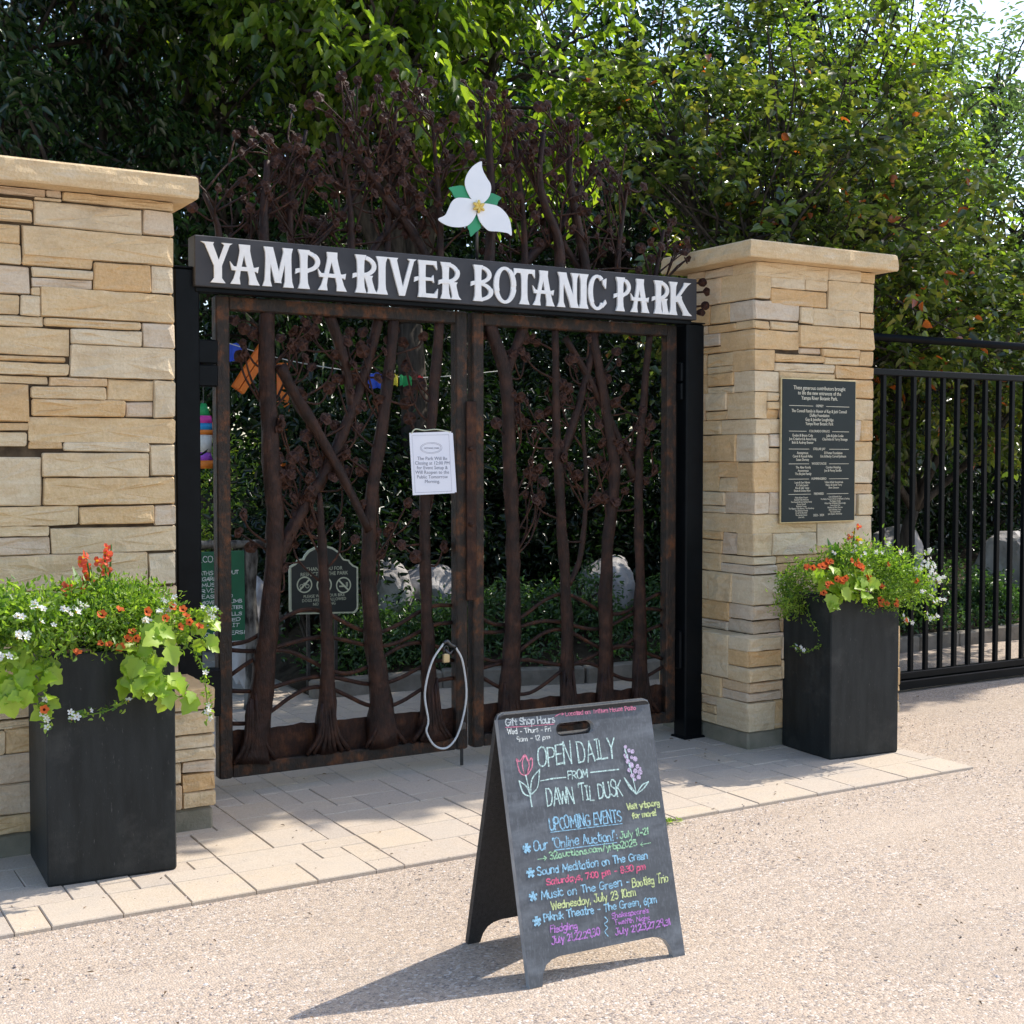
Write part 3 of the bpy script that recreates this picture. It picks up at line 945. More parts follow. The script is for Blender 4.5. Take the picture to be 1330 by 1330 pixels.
PIL_L= [(0.7, 1.096, 2.679, 2.751), (1.099, 1.159, 2.671, 2.748), (1.163, 1.62, 2.652, 2.761), (0.7, 1.045, 2.618, 2.659), (1.048, 1.158, 2.651, 2.668), (0.7, 1.045, 2.551, 2.615), (1.05, 1.484, 2.548, 2.664), (1.489, 1.62, 2.553, 2.661), (0.7, 0.993, 2.475, 2.552), (0.999, 1.62, 2.424, 2.568), (0.7, 0.998, 2.391, 2.473), (1.003, 1.28, 2.387, 2.444), (1.033, 1.279, 2.347, 2.386), (1.033, 1.278, 2.303, 2.345), (1.284, 1.517, 2.311, 2.431), (1.522, 1.62, 2.317, 2.432), (0.7, 1.03, 2.273, 2.389), (1.032, 1.068, 2.271, 2.307), (0.7, 0.986, 2.186, 2.268), (0.992, 1.064, 2.188, 2.268), (1.072, 1.62, 2.182, 2.307), (0.7, 1.078, 2.143, 2.187), (1.083, 1.477, 2.149, 2.191), (1.482, 1.62, 2.081, 2.185), (0.7, 1.18, 2.026, 2.142), (1.185, 1.476, 2.08, 2.147), (0.7, 1.167, 2.0, 2.024), (0.7, 1.177, 1.947, 1.999), (1.186, 1.62, 1.948, 2.078), (0.7, 1.095, 1.915, 1.943), (1.1, 1.329, 1.902, 1.944), (1.333, 1.525, 1.85, 1.938), (1.529, 1.62, 1.782, 1.945), (0.7, 1.023, 1.757, 1.911), (1.027, 1.328, 1.855, 1.907), (1.026, 1.403, 1.784, 1.851), (1.408, 1.524, 1.78, 1.847), (1.018, 1.62, 1.679, 1.779), (0.7, 1.013, 1.718, 1.754), (0.7, 1.01, 1.656, 1.716), (1.012, 1.147, 1.648, 1.68), (1.152, 1.503, 1.645, 1.675), (0.7, 1.061, 1.414, 1.617), (1.065, 1.507, 1.533, 1.626), (1.512, 1.62, 1.534, 1.661), (1.067, 1.62, 1.416, 1.526), (0.7, 1.208, 1.337, 1.408), (1.214, 1.52, 1.329, 1.407), (1.525, 1.62, 1.316, 1.407), (0.7, 1.093, 1.29, 1.334), (0.7, 1.092, 1.221, 1.286), (1.1, 1.62, 1.212, 1.322), (0.7, 1.494, 1.115, 1.207), (1.499, 1.62, 1.085, 1.2)]
PIL_R= [(4.86, 5.402, 2.621, 2.705), (5.408, 5.659, 2.635, 2.717), (5.665, 5.78, 2.636, 2.713), (4.86, 4.976, 2.496, 2.65), (4.984, 5.232, 2.566, 2.656), (5.237, 5.409, 2.566, 2.642), (5.417, 5.78, 2.463, 2.642), (4.981, 5.409, 2.475, 2.566), (4.86, 5.195, 2.387, 2.497), (5.201, 5.294, 2.375, 2.472), (5.302, 5.656, 2.369, 2.48), (5.663, 5.78, 2.372, 2.461), (4.86, 4.979, 2.33, 2.375), (4.983, 5.192, 2.334, 2.384), (4.86, 5.193, 2.222, 2.33), (5.196, 5.78, 2.237, 2.377), (4.86, 5.007, 2.1, 2.215), (5.198, 5.361, 2.217, 2.246), (5.367, 5.659, 2.193, 2.247), (5.013, 5.382, 2.157, 2.198), (5.392, 5.66, 2.146, 2.191), (5.666, 5.78, 2.15, 2.241), (5.014, 5.47, 2.103, 2.156), (5.474, 5.78, 2.076, 2.152), (4.86, 5.043, 1.99, 2.097), (4.86, 4.952, 1.834, 1.984), (4.958, 5.048, 1.931, 1.981), (4.958, 5.049, 1.888, 1.929), (4.959, 5.049, 1.835, 1.885), (5.047, 5.471, 1.958, 2.097), (5.475, 5.78, 1.964, 2.073), (5.049, 5.462, 1.839, 1.955), (5.466, 5.78, 1.842, 1.959), (4.86, 4.973, 1.748, 1.828), (4.979, 5.383, 1.751, 1.832), (5.387, 5.672, 1.713, 1.835), (5.678, 5.78, 1.715, 1.835), (4.86, 4.97, 1.593, 1.744), (4.976, 5.384, 1.675, 1.746), (4.976, 5.385, 1.592, 1.671), (5.388, 5.78, 1.598, 1.708), (4.86, 5.058, 1.423, 1.59), (5.064, 5.386, 1.423, 1.586), (5.39, 5.78, 1.467, 1.594), (5.391, 5.78, 1.406, 1.464), (4.86, 4.973, 1.301, 1.419), (4.977, 5.388, 1.296, 1.415), (5.392, 5.657, 1.282, 1.401), (5.663, 5.78, 1.278, 1.398), (4.86, 5.339, 1.191, 1.291), (5.345, 5.78, 1.114, 1.274), (4.86, 4.999, 1.072, 1.193), (5.004, 5.34, 1.126, 1.183), (5.005, 5.301, 1.062, 1.121), (5.307, 5.78, 1.044, 1.108)]

def traced(mb, x0, x1, y0, y1, ztop, stones, seed):
    """face laid out stone by stone; each corner stone sets the course of its flank"""
    r = random.Random(seed)
    S = [list(q) for q in stones]
    for p in S:            # close the courses up against each other
        for q in S:
            if p is q: continue
            if min(p[1], q[1]) - max(p[0], q[0]) > .015 and abs(p[2] - q[3]) < .020: p[2] = q[3] = (p[2] + q[3]) / 2
            if min(p[3], q[3]) - max(p[2], q[2]) > .010 and abs(p[0] - q[1]) < .016: p[0] = q[1] = (p[0] + q[1]) / 2
    for a, b, zb, zt in S:
        zt = min(zt, ztop)
        if zb < 1.12: zb = 1.062
        if zt - zb < .012: continue
        L, Rr = a <= x0 + .001, b >= x1 - .001
        d = r.uniform(.13, .30) if (L or Rr) else .10
        stone(mb, (a, y0, zb), (b, y0 + d, zt), 1, -1, tonepick(r), r, 3 if d > .11 else 1, .0008)
        for side, on in ((0, L), (1, Rr)):
            if not on: continue
            ya = y0 + d
            for bl in split_len(r, y1 - ya, .12, .36):
                lay = [zt - zb] if zt - zb < .08 or r.random() < .5 else [(zt - zb) * q for q in r.choice([(.5, .5), (.35, .65), (.6, .4)])]
                zz = zb
                for lh in lay:
                    if side == 0: stone(mb, (x0, ya, zz), (x0 + .10, ya + bl, zz + lh), 0, -1, tonepick(r), r)
                    else: stone(mb, (x1 - .10, ya, zz), (x1, ya + bl, zz + lh), 0, 1, tonepick(r), r)
                    zz += lh
                ya += bl

def capstone(mb, x0, x1, y0, y1, z0, z1, seed):
    r = random.Random(seed)
    n = 26
    def loop(z, ins, amp):
        b = len(mb.v)
        pts = []
        for (ax, ay), (bx, by) in (((x0, y0), (x1, y0)), ((x1, y0), (x1, y1)), ((x1, y1), (x0, y1)), ((x0, y1), (x0, y0))):
            for k in range(n): pts.append((ax + (bx - ax) * k / n, ay + (by - ay) * k / n))
        cx, cy = (x0 + x1) / 2, (y0 + y1) / 2
        for (x, y) in pts:
            x2 = x + (ins if x < cx - 1e-6 and abs(x - x0) < 1e-6 else -ins if abs(x - x1) < 1e-6 else 0)
            y2 = y + (ins if abs(y - y0) < 1e-6 else -ins if abs(y - y1) < 1e-6 else 0)
            nv = noise.noise_vector(Vector((x * 11 + seed, y * 11, z * 17)))
            nv2 = noise.noise_vector(Vector((x * 34 + seed, y * 34, z * 40)))
            mb.v.append((x2 + nv[0] * amp + nv2[0] * amp * .4, y2 + nv[1] * amp + nv2[1] * amp * .4, z + nv[2] * amp * .35))
        return b
    N = 4 * n
    ls = [loop(z0, .004, .003), loop(z0 + .008, -.001, .006), loop(z0 + (z1 - z0) * .35, -.003, .011), loop(z0 + (z1 - z0) * .68, 0, .011), loop(z1 - .009, .001, .006), loop(z1, .010, .002)]
    for a, b in zip(ls, ls[1:]):
        for j in range(N): mb.face((a + j, a + (j + 1) % N, b + (j + 1) % N, b + j), .36)
    mb.face([ls[0] + j for j in range(N - 1, -1, -1)], .36)
    mb.face([ls[-1] + j for j in range(N)], .36)

def pillar(label, x0, seed, stones):
    root = thing('stone_pillar', label, 'pillar', (x0 + .46, 5.9, 0), 'stone gate pillars')
    x1 = x0 + .92
    pl = MB(); pl.box((x0 - .115, 5.495, -.05), (x1 + .115, 6.275, .105), bev=.012); pl.build('plinth', M['concrete'], root)
    co = MB(); co.box((x0 + .014, 5.614, .1), (x1 - .014, 6.186, 2.705)); co.box((x0 - .095, 5.515, .1), (x1 + .095, 6.255, .59)); co.build('core', M['mortar'], root)
    b = MB(); masonry(b, x0 - .125, x1 + .125, 5.485, 6.285, .105, .625, seed + 1, (.10, .21), .12); b.build('base_course', M['stone'], root)
    m = MB(); masonry(m, x0, x1, 5.6, 6.2, .625, 1.062, seed, (.12, .24)); traced(m, x0, x1, 5.6, 6.2, 2.706, stones, seed); m.build('masonry', M['stone'], root)
    c = MB(); capstone(c, x0 - .125, x1 + .04 if False else x1 + .075, 5.49, 6.29, 2.705, 2.80, seed); c.build('capstone', M['stone'], root)
    return root
pillar('sandstone gate pillar on the left, cut off by the photo edge, with no plaque', .70, 21, PIL_L)
pillar('sandstone gate pillar carrying the dark donor plaque, beside the black metal fence', 4.86, 47, PIL_R)

# ------------------------------------------------------------------ gate posts
def post(label, x0, x1, h):
    root = thing('gate_post', label, 'post', ((x0 + x1) / 2, 5.93, 0), 'black steel gate posts')
    p = MB(); p.box((x0, 5.88, .0), (x1, 5.99, h), bev=.008); p.build('post', M['black'], root)
    q = MB(); q.box((x0 - .012, 5.868, 0.008), (x1 + .012, 6.0, .022), bev=.004); q.build('base_plate', M['black'], root)
    c = MB(); c.box((x0 - .004, 5.876, h), (x1 + .004, 5.994, h + .008), bev=.003); c.build('cap', M['black'], root)
post('black square steel post standing between the left pillar and the rusty gate', 1.700, 1.815, 2.47)
post('black square steel post standing between the rusty gate and the plaque pillar', 4.610, 4.735, 2.372)

# ------------------------------------------------------------------ rosettes shared by gate and sculpture
def rosette_mesh():
    mb = MB()
    n = 14
    for lay, (r0, y, sc) in enumerate(((.029, 0, .10), (.018, -.007, .16))):
        c = mb.add((0, y - .005, 0))
        ring = []
        for i in range(n * 2):
            a = 2 * PI * i / (n * 2)
            rr = r0 * (1 - sc * .5 * (1 - abs(math.cos(a * 4 + lay))))
            ring.append(mb.add((rr * math.cos(a), y + .004 * math.cos(a * 4), rr * math.sin(a))))
        for i in range(n * 2): mb.face((c, ring[(i + 1) % (n * 2)], ring[i]), .5)
    back = mb.add((0, .006, 0))
    for i in range(n * 2): mb.face((back, 1 + i, 1 + (i + 1) % (n * 2)), .5)
    return mb.mesh('rosette', M['rosette'], smooth=False)
ROS = rosette_mesh()
def rosette(parent, p, r, s=1.0):
    o = link('rosette', ROS, parent, p, (r.uniform(-.6, .6), r.uniform(-.4, .4), r.uniform(-.7, .7)))
    o.scale = (s, s, s)
    return o
def rosettes_merged(name, parent, pts, r):
    mb = MB()
    src = [Vector(v.co) for v in ROS.vertices]
    fs = [tuple(p.vertices) for p in ROS.polygons]
    for p in pts:
        rt = Matrix.Rotation(r.uniform(-.7, .7), 3, 'Z') @ Matrix.Rotation(r.uniform(-.6, .6), 3, 'X')
        n = len(mb.v); s = r.uniform(.65, 1.05)
        for v in src: mb.v.append(tuple(Vector(p) + rt @ (v * s)))
        for q in fs: mb.face([n + i for i in q])
    o = mb.build(name, M['rosette'], parent)
    o['kind'] = 'stuff'
    return o

# ------------------------------------------------------------------ gate leaves
TR = {
'L1': [(2.173, 2.331), (2.167, 2.032), (2.186, 1.593), (2.203, 1.223), (2.157, .744), (2.112, .377), (2.083, .157)], 'L1b': [(2.205, 1.10), (2.25, 1.19), (2.373, 1.406), (2.495, 1.592), (2.661, 1.973), (2.762, 2.33)],
'L1c': [(2.229, 2.053), (2.317, 1.889), (2.435, 1.705), (2.555, 1.498), (2.685, 1.25)], 'L1d': [(2.491, 2.32), (2.571, 2.084), (2.61, 1.858)], 'L2': [(2.429, 1.442), (2.44, 1.216), (2.451, .989), (2.465, .647), (2.458, .159)],
'L3': [(2.839, 2.344), (2.786, 1.9), (2.708, 1.4), (2.689, .978), (2.738, .509), (2.761, .13)], 'L4': [(3.09, 2.331), (3.054, 1.906), (3.004, 1.396), (3.007, .962), (3.023, .485), (3.031, .15)],
'R1': [(3.37, 2.335), (3.477, 2.038), (3.505, 1.592), (3.524, 1.183), (3.524, .773), (3.5, .28), (3.49, .15)], 'R1b': [(3.609, 2.327), (3.54, 2.17), (3.48, 2.0)], 'R2': [(3.788, 2.337), (3.799, 1.758), (3.819, 1.425), (3.865, .752), (3.866, .244), (3.866, .15)],
'R3': [(4.073, 2.331), (3.963, 1.928), (3.83, 1.59)], 'R4': [(4.027, 2.328), (4.142, 1.762), (4.179, 1.506), (4.129, 1.079), (4.121, .392), (4.116, .15)], 'R5': [(3.862, 2.266), (4.013, 2.055), (4.194, 1.762), (4.332, 1.483)],
'R6': [(4.418, 2.327), (4.377, 1.937), (4.342, 1.505), (4.356, .94), (4.359, .153)], 'R7': [(3.973, 1.886), (4.0, 1.423), (3.965, 1.085), (3.89, .919)]}
TRR = {'L1': (.036, .040, .042, .045, .050, .060, .095), 'L3': (.026, .030, .034, .038, .044, .055, .090), 'L4': (.028, .028, .030, .030, .032, .045, .080), 'L2': (.012, .024, .028, .032, .060), 'R1': (.034, .038, .038, .040, .045, .065, .095),
       'R2': (.020, .023, .030, .034, .048, .075), 'R4': (.027, .032, .036, .036, .048, .080), 'R6': (.020, .023, .028, .030, .060)}
Y0 = 5.975
def gate_leaf(label, xa, xb, keys, seed, hinge_left):
    r = random.Random(seed)
    za, zb = .10, 2.365
    root = thing('gate_leaf', label, 'gate', (xa if hinge_left else xb, Y0, 0), 'rusty sculpted gate leaves')
    W = .066
    fr = MB()
    for (x0, x1) in ((xa, xa + W), (xb - W, xb)): fr.box((x0, Y0 - .033, za), (x1, Y0 + .033, zb), bev=.007)
    for (z0, z1) in ((za, za + W), (zb - W, zb)): fr.box((xa + W - .001, Y0 - .031, z0 + .001), (xb - W + .001, Y0 + .031, z1 - .001), bev=.006)
    fr.build('frame', M['frame_rust'], root)
    kp = MB()
    n = 30
    top = [(xa + W + (xb - xa - 2 * W) * i / n, .315 + .012 * noise.noise(Vector((i * .5, seed, 0)))) for i in range(n + 1)]
    kp.prism([(xa + W - .01, za + W - .01), (xb - W + .01, za + W - .01)] + top[::-1], Y0 + .012, Y0 + .018)
    kp.build('kick_plate', M['rust'], root)
    trunks = []
    for k in keys:
        main = k in TRR
        pts = [(x, Y0 - .004 + (0 if main else .016 * (1 if hash_i(k) % 2 else -1)), max(z, za + W * .9)) for x, z in TR[k]]
        rad = TRR.get(k, (.030, .026, .020) if k[-1] in 'bcd' else (.022, .020, .016) if k != 'R7' else (.010, .014, .016))
        if k in ('L1b',): rad = (.034, .03, .025)
        if k in ('R3', 'R5'): rad = (.018, .022, .026)
        mb = MB()
        mb.tube(pts, list(rad), 14, .34, 6, sq=.6 if main else .8, seed=seed)
        if main:   # root flare ridges over the kick plate
            bx, bz = pts[-1][0], za + W
            for q in range(-3, 4):
                mb.tube([(bx + q * .009, Y0 - .022, .42 + r.uniform(-.06, .08)), (bx + q * .016, Y0 - .032, .26), (bx + q * .036 + r.uniform(-.008, .008), Y0 - .030, bz + .004)], [.008, .014, .012], 6, .2, 3)
        mb.build('trunk' if main else 'branch', M['trunk_rust'], root, smooth=True)
        trunks.append(smoothline(pts, 4))
    # river rods
    for q in range(5):
        zc = .42 + q * .095
        ph = r.uniform(0, 6)
        pts = []
        m = 13
        for i in range(m):
            t = i / (m - 1)
            pts.append((xa + W + (xb - xa - 2 * W) * t, Y0 + .005 + .006 * q, zc + .045 * math.sin(t * 2 * PI * 1.7 + ph + (PI if q % 2 else 0)) + .03 * math.sin(t * 9 + ph)))
        mb = MB(); mb.tube(pts, .0105, 8, 0, 3); mb.build('river_rod', M['rust'], root, smooth=True)
    # twigs with rosettes
    tips = []
    tw = MB()
    for _ in range(85):
        tk = r.choice(trunks)
        p = tk[r.randrange(0, len(tk) * 2 // 3)]
        if p.z < .85: continue
        for _try in range(8):
            sd = r.choice([-1, 1])
            e = Vector((p.x + sd * r.uniform(.05, .24), Y0 + r.uniform(-.02, .045), p.z + r.uniform(.06, .42)))
            if xa + W + .03 < e.x < xb - W - .03 and e.z < zb - W - .03: break
        else: continue
        mdp = p.lerp(e, .5) + Vector((sd * r.uniform(-.01, .06), 0, r.uniform(-.07, .03)))
        tw.tube([p, mdp, e], [.0065, .0055, .0045], 5, 0, 4)
        tips.append(e)
        if r.random() < .6:
            e2 = e + Vector((r.uniform(-.09, .09), r.uniform(-.02, .02), r.uniform(-.12, .03)))
            if xa + W + .03 < e2.x < xb - W - .03 and e2.z < zb - W:
                tw.tube([mdp, mdp.lerp(e2, .6) + Vector((0, 0, -.02)), e2], [.005, .0045, .004], 5, 0, 3)
                tips.append(e2)
    tw.build('twigs', M['rust'], root, smooth=True)
    for p in tips: rosette(root, p + Vector((0, -.006, 0)), r, r.uniform(.85, 1.25))
    # hinges
    for zc, hh in ((2.10, .11), (1.99, .10), (.52, .22)):
        hb = MB()
        if hinge_left: hb.box((1.8155, 5.905, zc - hh / 2), (xa - .002, 5.985, zc + hh / 2), bev=.006)
        else: hb.box((xb + .002, 5.905, zc - hh / 2), (4.6095, 5.985, zc + hh / 2), bev=.006)
        hb.build('hinge', M['black'], root)
    return root
def hash_i(s): return sum(ord(c) for c in s)
gl = gate_leaf('left leaf of the rusty tree-patterned metal gate, with the cable loop on its edge', 1.91, 3.236, ['L1', 'L3', 'L4', 'L2', 'L1b', 'L1c', 'L1d'], 5, True)
gr = gate_leaf('right leaf of the rusty tree-patterned metal gate, behind the chalkboard sign', 3.268, 4.588, ['R1', 'R2', 'R4', 'R6', 'R1b', 'R3', 'R5', 'R7'], 9, False)
ks = MB(); ks.box((3.222, 5.926, .875), (3.280, 5.936, 1.905), bev=.003)
strip_o = ks.build('latch_strip', M['rust'], gr)
for z in (1.27, 1.66):
    bo = MB(); bo.tube([(3.243, 5.927, z), (3.243, 5.915, z)], .012, 8, 0, 1)
    bo.build('bolt_head', M['rust'], strip_o, smooth=True)
db = MB(); db.tube([(3.205, 5.955, .32), (3.205, 5.955, .016)], .009, 8, 0, 1); db.box((3.185, 5.938, .20), (3.225, 5.972, .24), bev=.004); db.build('drop_bolt', M['steel'], gl, smooth=False)

# ------------------------------------------------------------------ notice, cable, padlock
nt_root = thing('paper_notice', 'white laminated paper notice tied to the left gate leaf', 'notice', (3.02, 5.925, 1.42))
def sheet(poly, y, name, mat):
    mb = MB(); mb.prism(poly, y, y + .0015); return mb.build(name, mat, nt_root)
front_sheet = sheet([(2.912, 1.425), (3.150, 1.433), (3.130, 1.748), (2.893, 1.738)], 5.924, 'front_sheet', M['paper'])
sheet([(2.93, 1.433), (3.163, 1.437), (3.142, 1.741), (2.91, 1.73)], 5.9275, 'back_sheet', M['paper'])
ti = MB(); ti.tube([(2.905, 5.925, 1.735), (2.93, 5.93, 1.757), (2.99, 5.95, 1.752), (3.05, 5.935, 1.757), (3.125, 5.925, 1.745)], .0035, 6); ti.build('tie', M['cream'], nt_root, smooth=True)
bd = MB()
ch = Chalk((2.912, 5.9239, 1.425), (1, 0, .03), (-.06, 0, 1))
for a, b in (((.014, .012), (.222, .012)), ((.222, .012), (.222, .300)), ((.222, .300), (.014, .300)), ((.014, .300), (.014, .012))): ch.stroke(bd, [a, b], .0012)
for rr in ((.062, .028), (.055, .023)): ch.stroke(bd, [(.118 + rr[0] * math.cos(a * PI / 12), .235 + rr[1] * math.sin(a * PI / 12)) for a in range(25)], .0012)
bd.build('printed_border', M['ink'], front_sheet)
text_mesh("The Park Will Be\nClosing at 12:00 PM\nfor Event Setup &\nWill Reopen to the\nPublic Tomorrow\nMorning.", .0245, M['ink'], 'printed_text', front_sheet, (3.022, 5.9232, 1.602), (PI / 2, 0, 0), 'CENTER', 1.0, .0002, .95)
text_mesh("BOTANIC PARK", .012, M['ink'], 'printed_emblem', front_sheet, (3.020, 5.9232, 1.658), (PI / 2, 0, 0), 'CENTER', 1.0, .0002)
cl = thing('cable_lock', 'pale cable loop hanging from the meeting edge of the left gate leaf', 'cable lock', (3.1, 5.92, .13))
cb = MB()
cb.tube([(x, 5.918 + .006 * math.sin(i), z) for i, (x, z) in enumerate([(3.082, .666), (3.016, .572), (2.976, .418), (2.993, .278), (2.98, .22), (3.028, .143), (3.103, .127), (3.171, .2), (3.216, .376), (3.194, .558), (3.149, .641)])], .0056, 8, 0, 5)
cb.build('cable', M['cable'], cl, smooth=True)
cc = MB(); cc.tube([(3.082, 5.918, .666), (3.10, 5.915, .675), (3.12, 5.915, .655), (3.15, 5.918, .641)], .011, 8, 0, 3); cc.tube([(3.09, 5.93, .64), (3.11, 5.91, .61), (3.14, 5.93, .63)], .008, 8, 0, 3); cc.build('coupling', M['steel'], cl, smooth=True)
pk = thing('padlock', 'small brass padlock hanging on the pale cable loop', 'padlock', (3.095, 5.915, .575))
pb = MB(); pb.box((3.075, 5.905, .565), (3.112, 5.927, .612), bev=.004); pb.build('body', M['brass'], pk)
ps = MB(); ps.tube([(3.082, 5.916, .610), (3.083, 5.916, .64), (3.094, 5.916, .652), (3.105, 5.916, .64), (3.106, 5.916, .610)], .0035, 6, 0, 3); ps.build('shackle', M['steel'], pk, smooth=True)

# ------------------------------------------------------------------ sign beam with raised letters
SX0, SX1, SZ0, SZ1 = 1.785, 4.655, 2.388, 2.618
sg = thing('entrance_sign', 'long dark beam sign with raised white park lettering over the gate', 'sign', (3.22, 5.9, SZ0))
bm = MB(); bm.box((SX0, 5.85, SZ0), (SX1, 5.95, SZ1), bev=.004); beam_o = bm.build('beam', M['slate'], sg)
ch_ = MB(); ch_.box((SX0 + .01, 5.872, SZ0 - .022), (SX1 - .02, 5.94, SZ0 - .0005), bev=.003); ch_.build('channel', M['black'], sg)
def stem(p0, p1, w=.085, fl=.15, n=7):
    w *= 1.04; fl *= 1.0
    """flared stroke, cut level at both ends"""
    L, Rr = [], []
    for i in range(n + 1):
        t = i / n
        e = abs(2 * t - 1) ** 5
        hw = w + (fl - w) * e
        x = p0[0] + (p1[0] - p0[0]) * t; y = p0[1] + (p1[1] - p0[1]) * t
        L.append((x - hw, y)); Rr.append((x + hw, y))
    return L + Rr[::-1]
def band(cx, cy, rx, ry, a0, a1, wx, wy, n=16):
    o, i_ = [], []
    for k in range(n + 1):
        a = R(a0 + (a1 - a0) * k / n)
        o.append((cx + rx * math.cos(a), cy + ry * math.sin(a)))
        i_.append((cx + (rx - wx) * math.cos(a), cy + (ry - wy) * math.sin(a)))
    return [[o[k], o[k + 1], i_[k + 1], i_[k]] for k in range(n)]
def spur(x, y): return [(x + .06, y - .06), (x - .10, y - .055), (x - .20, y - .10), (x - .19, y + .03), (x - .10, y + .055), (x + .06, y + .06)]
def glyph(c, W):
    if c == 'I': return [stem((W / 2, 0), (W / 2, 1), .095, .17)]
    if c == 'Y': return [[(-.02, 1), (.32, 1), (.29, .95), (W * .53 + .07, .44), (W * .53 - .10, .42), (.08, .95)], [(W - .27, 1), (W + .02, 1), (W - .06, .95), (W * .53 + .10, .42), (W * .53 - .02, .45), (W - .20, .95)], [(W * .53 - .10, .46), (W * .53 - .10, .12), (W * .53 - .19, 0), (W * .53 + .19, 0), (W * .53 + .10, .12), (W * .53 + .10, .46)]]
    if c == 'V': return [[(-.02, 1), (.32, 1), (.28, .94), (W * .5 + .08, 0), (W * .5 - .08, 0), (.08, .94)], [(W - .27, 1), (W + .0, 1), (W - .08, .94), (W * .5 + .08, 0), (W * .5 - .02, .10), (W - .20, .94)]]
    if c == 'A': return [stem((.14, 0), (W * .47, 1), .06, .13), stem((W - .15, 0), (W * .5, 1), .085, .14), [(.05, .34), (W - .1, .34), (W - .06, .31), (W - .03, .47), (W - .12, .44), (.10, .44), (.0, .56), (.03, .42)]]
    if c == 'M': return [stem((.13, 0), (.17, 1), .065, .125), stem((.20, 1), (W * .5, .10), .085, .085), stem((W - .20, 1), (W * .5, .10), .055, .06), stem((W - .15, 0), (W - .17, 1), .085, .14)]
    if c == 'N': return [stem((.14, 0), (.16, 1), .06, .14), stem((.18, 1), (W - .16, .02), .095, .13), stem((W - .14, 0), (W - .14, 1), .06, .14)]
    if c == 'P' or c == 'R':
        s = .27
        o = [stem((s, 0), (s, 1), .092, .16)] + band(s, .71, W - s - .02, .29, -90, 90, .13, .10) + [spur(s - .03, .47), [(s - .05, .42), (s + .14, .42), (s + .14, .52), (s - .05, .52)]]
        if c == 'R': o.append(stem((W - .13, 0), (s + .20, .47), .09, .16))
        return o
    if c == 'B':
        s = .27
        return [stem((s, 0), (s, 1), .092, .15)] + band(s, .74, W - s - .06, .26, -90, 90, .13, .09) + band(s, .27, W - s - .01, .27, -90, 90, .14, .09) + [spur(s - .03, .50)]
    if c == 'O': return band(W / 2, .5, W / 2 - .01, .52, 0, 360, .16, .09, 30)
    if c == 'C': return band(W / 2 + .03, .5, W / 2, .52, 52, 318, .16, .09, 22) + [[(W - .13, .86), (W + .02, .93), (W + .0, .62), (W - .10, .74)], [(W - .16, .12), (W - .02, .30), (W + .03, .20), (W - .1, .06)]]
    if c == 'T': return [stem((W / 2, 0), (W / 2, .96), .092, .17), [(.0, 1), (W, 1), (W, .76), (W - .09, .88), (.09, .88), (.0, .76)]]
    if c == 'E':
        s = .25
        return [stem((s, 0), (s, 1), .092, .13), [(s, 1), (W - .02, 1), (W - .0, .76), (W - .10, .89), (s, .89)], [(s, 0), (W, 0), (W + .02, .26), (W - .09, .11), (s, .11)], [(s - .02, .45), (W - .16, .46), (W - .10, .40), (W - .12, .62), (W - .18, .54), (s - .02, .55)], spur(s - .04, .5)]
    if c == 'K': return [stem((.17, 0), (.17, 1), .092, .16), stem((W - .14, 1), (.22, .40), .06, .13), stem((W - .14, 0), (.32, .58), .095, .17)]
LET = [('Y', 1.815, 1.957), ('A', 1.946, 2.089), ('M', 2.1, 2.255), ('P', 2.255, 2.39), ('A', 2.374, 2.524), ('R', 2.546, 2.682), ('I', 2.686, 2.731), ('V', 2.737, 2.895), ('E', 2.881, 3.009), ('R', 3.009, 3.14), ('B', 3.193, 3.332), ('O', 3.332, 3.469), ('T', 3.455, 3.581), ('A', 3.567, 3.704), ('N', 3.718, 3.854), ('I', 3.854, 3.913), ('C', 3.908, 4.027), ('P', 4.073, 4.195), ('A', 4.19, 4.319), ('R', 4.329, 4.456), ('K', 4.451, 4.607)]
LH, LZ = .182, 2.408
kk = 0
for c, xa, xb in LET:
    mb = MB()
    for poly in glyph(c, (xb - xa) / LH):
        kk += 1
        mb.prism([(xa + x * LH, LZ + z * LH) for x, z in poly], 5.8425 - (kk % 12) * .0005, 5.851)
    mb.build('letter', M['white'], beam_o)

# trillium flower on its rod
tf = thing('metal_flower', 'white three-petalled metal flower with green sepals standing above the sign', 'flower ornament', (3.262, 5.9, 2.62))
ZX, ZZ = .0977 * .00448, .0977 * .0037
def zp(l): return [(3.262 + (x - 610) * ZX, 2.892 - ((y - 830) - .06 * (x - 610)) * ZZ) for x, y in l]
def smooth_poly(l, k=4):
    s = smoothline([(a, 0, b) for a, b in l], k)
    return [(p.x, p.z) for p in s]
SEP = [[(520, 725), (480, 610), (440, 553), (390, 546), (310, 565), (240, 590), (282, 640), (322, 722), (420, 745)], [(690, 780), (780, 680), (802, 624), (870, 645), (942, 682), (900, 730), (872, 812), (800, 800)], [(590, 920), (540, 1010), (486, 1110), (512, 1170), (530, 1252), (590, 1190), (664, 1120), (640, 1010)]]
PET = [[(595, 800), (520, 720), (460, 600), (443, 490), (480, 370), (560, 260), (660, 195), (668, 265), (690, 340), (740, 430), (782, 500), (790, 590), (760, 690), (690, 775), (640, 805)],
       [(600, 850), (590, 790), (520, 733), (430, 721), (330, 730), (265, 790), (222, 890), (180, 975), (92, 1030), (150, 1088), (250, 1126), (370, 1132), (470, 1106), (540, 1035), (590, 940)],
       [(620, 850), (690, 788), (760, 786), (880, 812), (970, 885), (1030, 980), (1058, 1100), (1062, 1216), (1010, 1185), (880, 1168), (760, 1164), (690, 1110), (630, 1030), (600, 940)]]
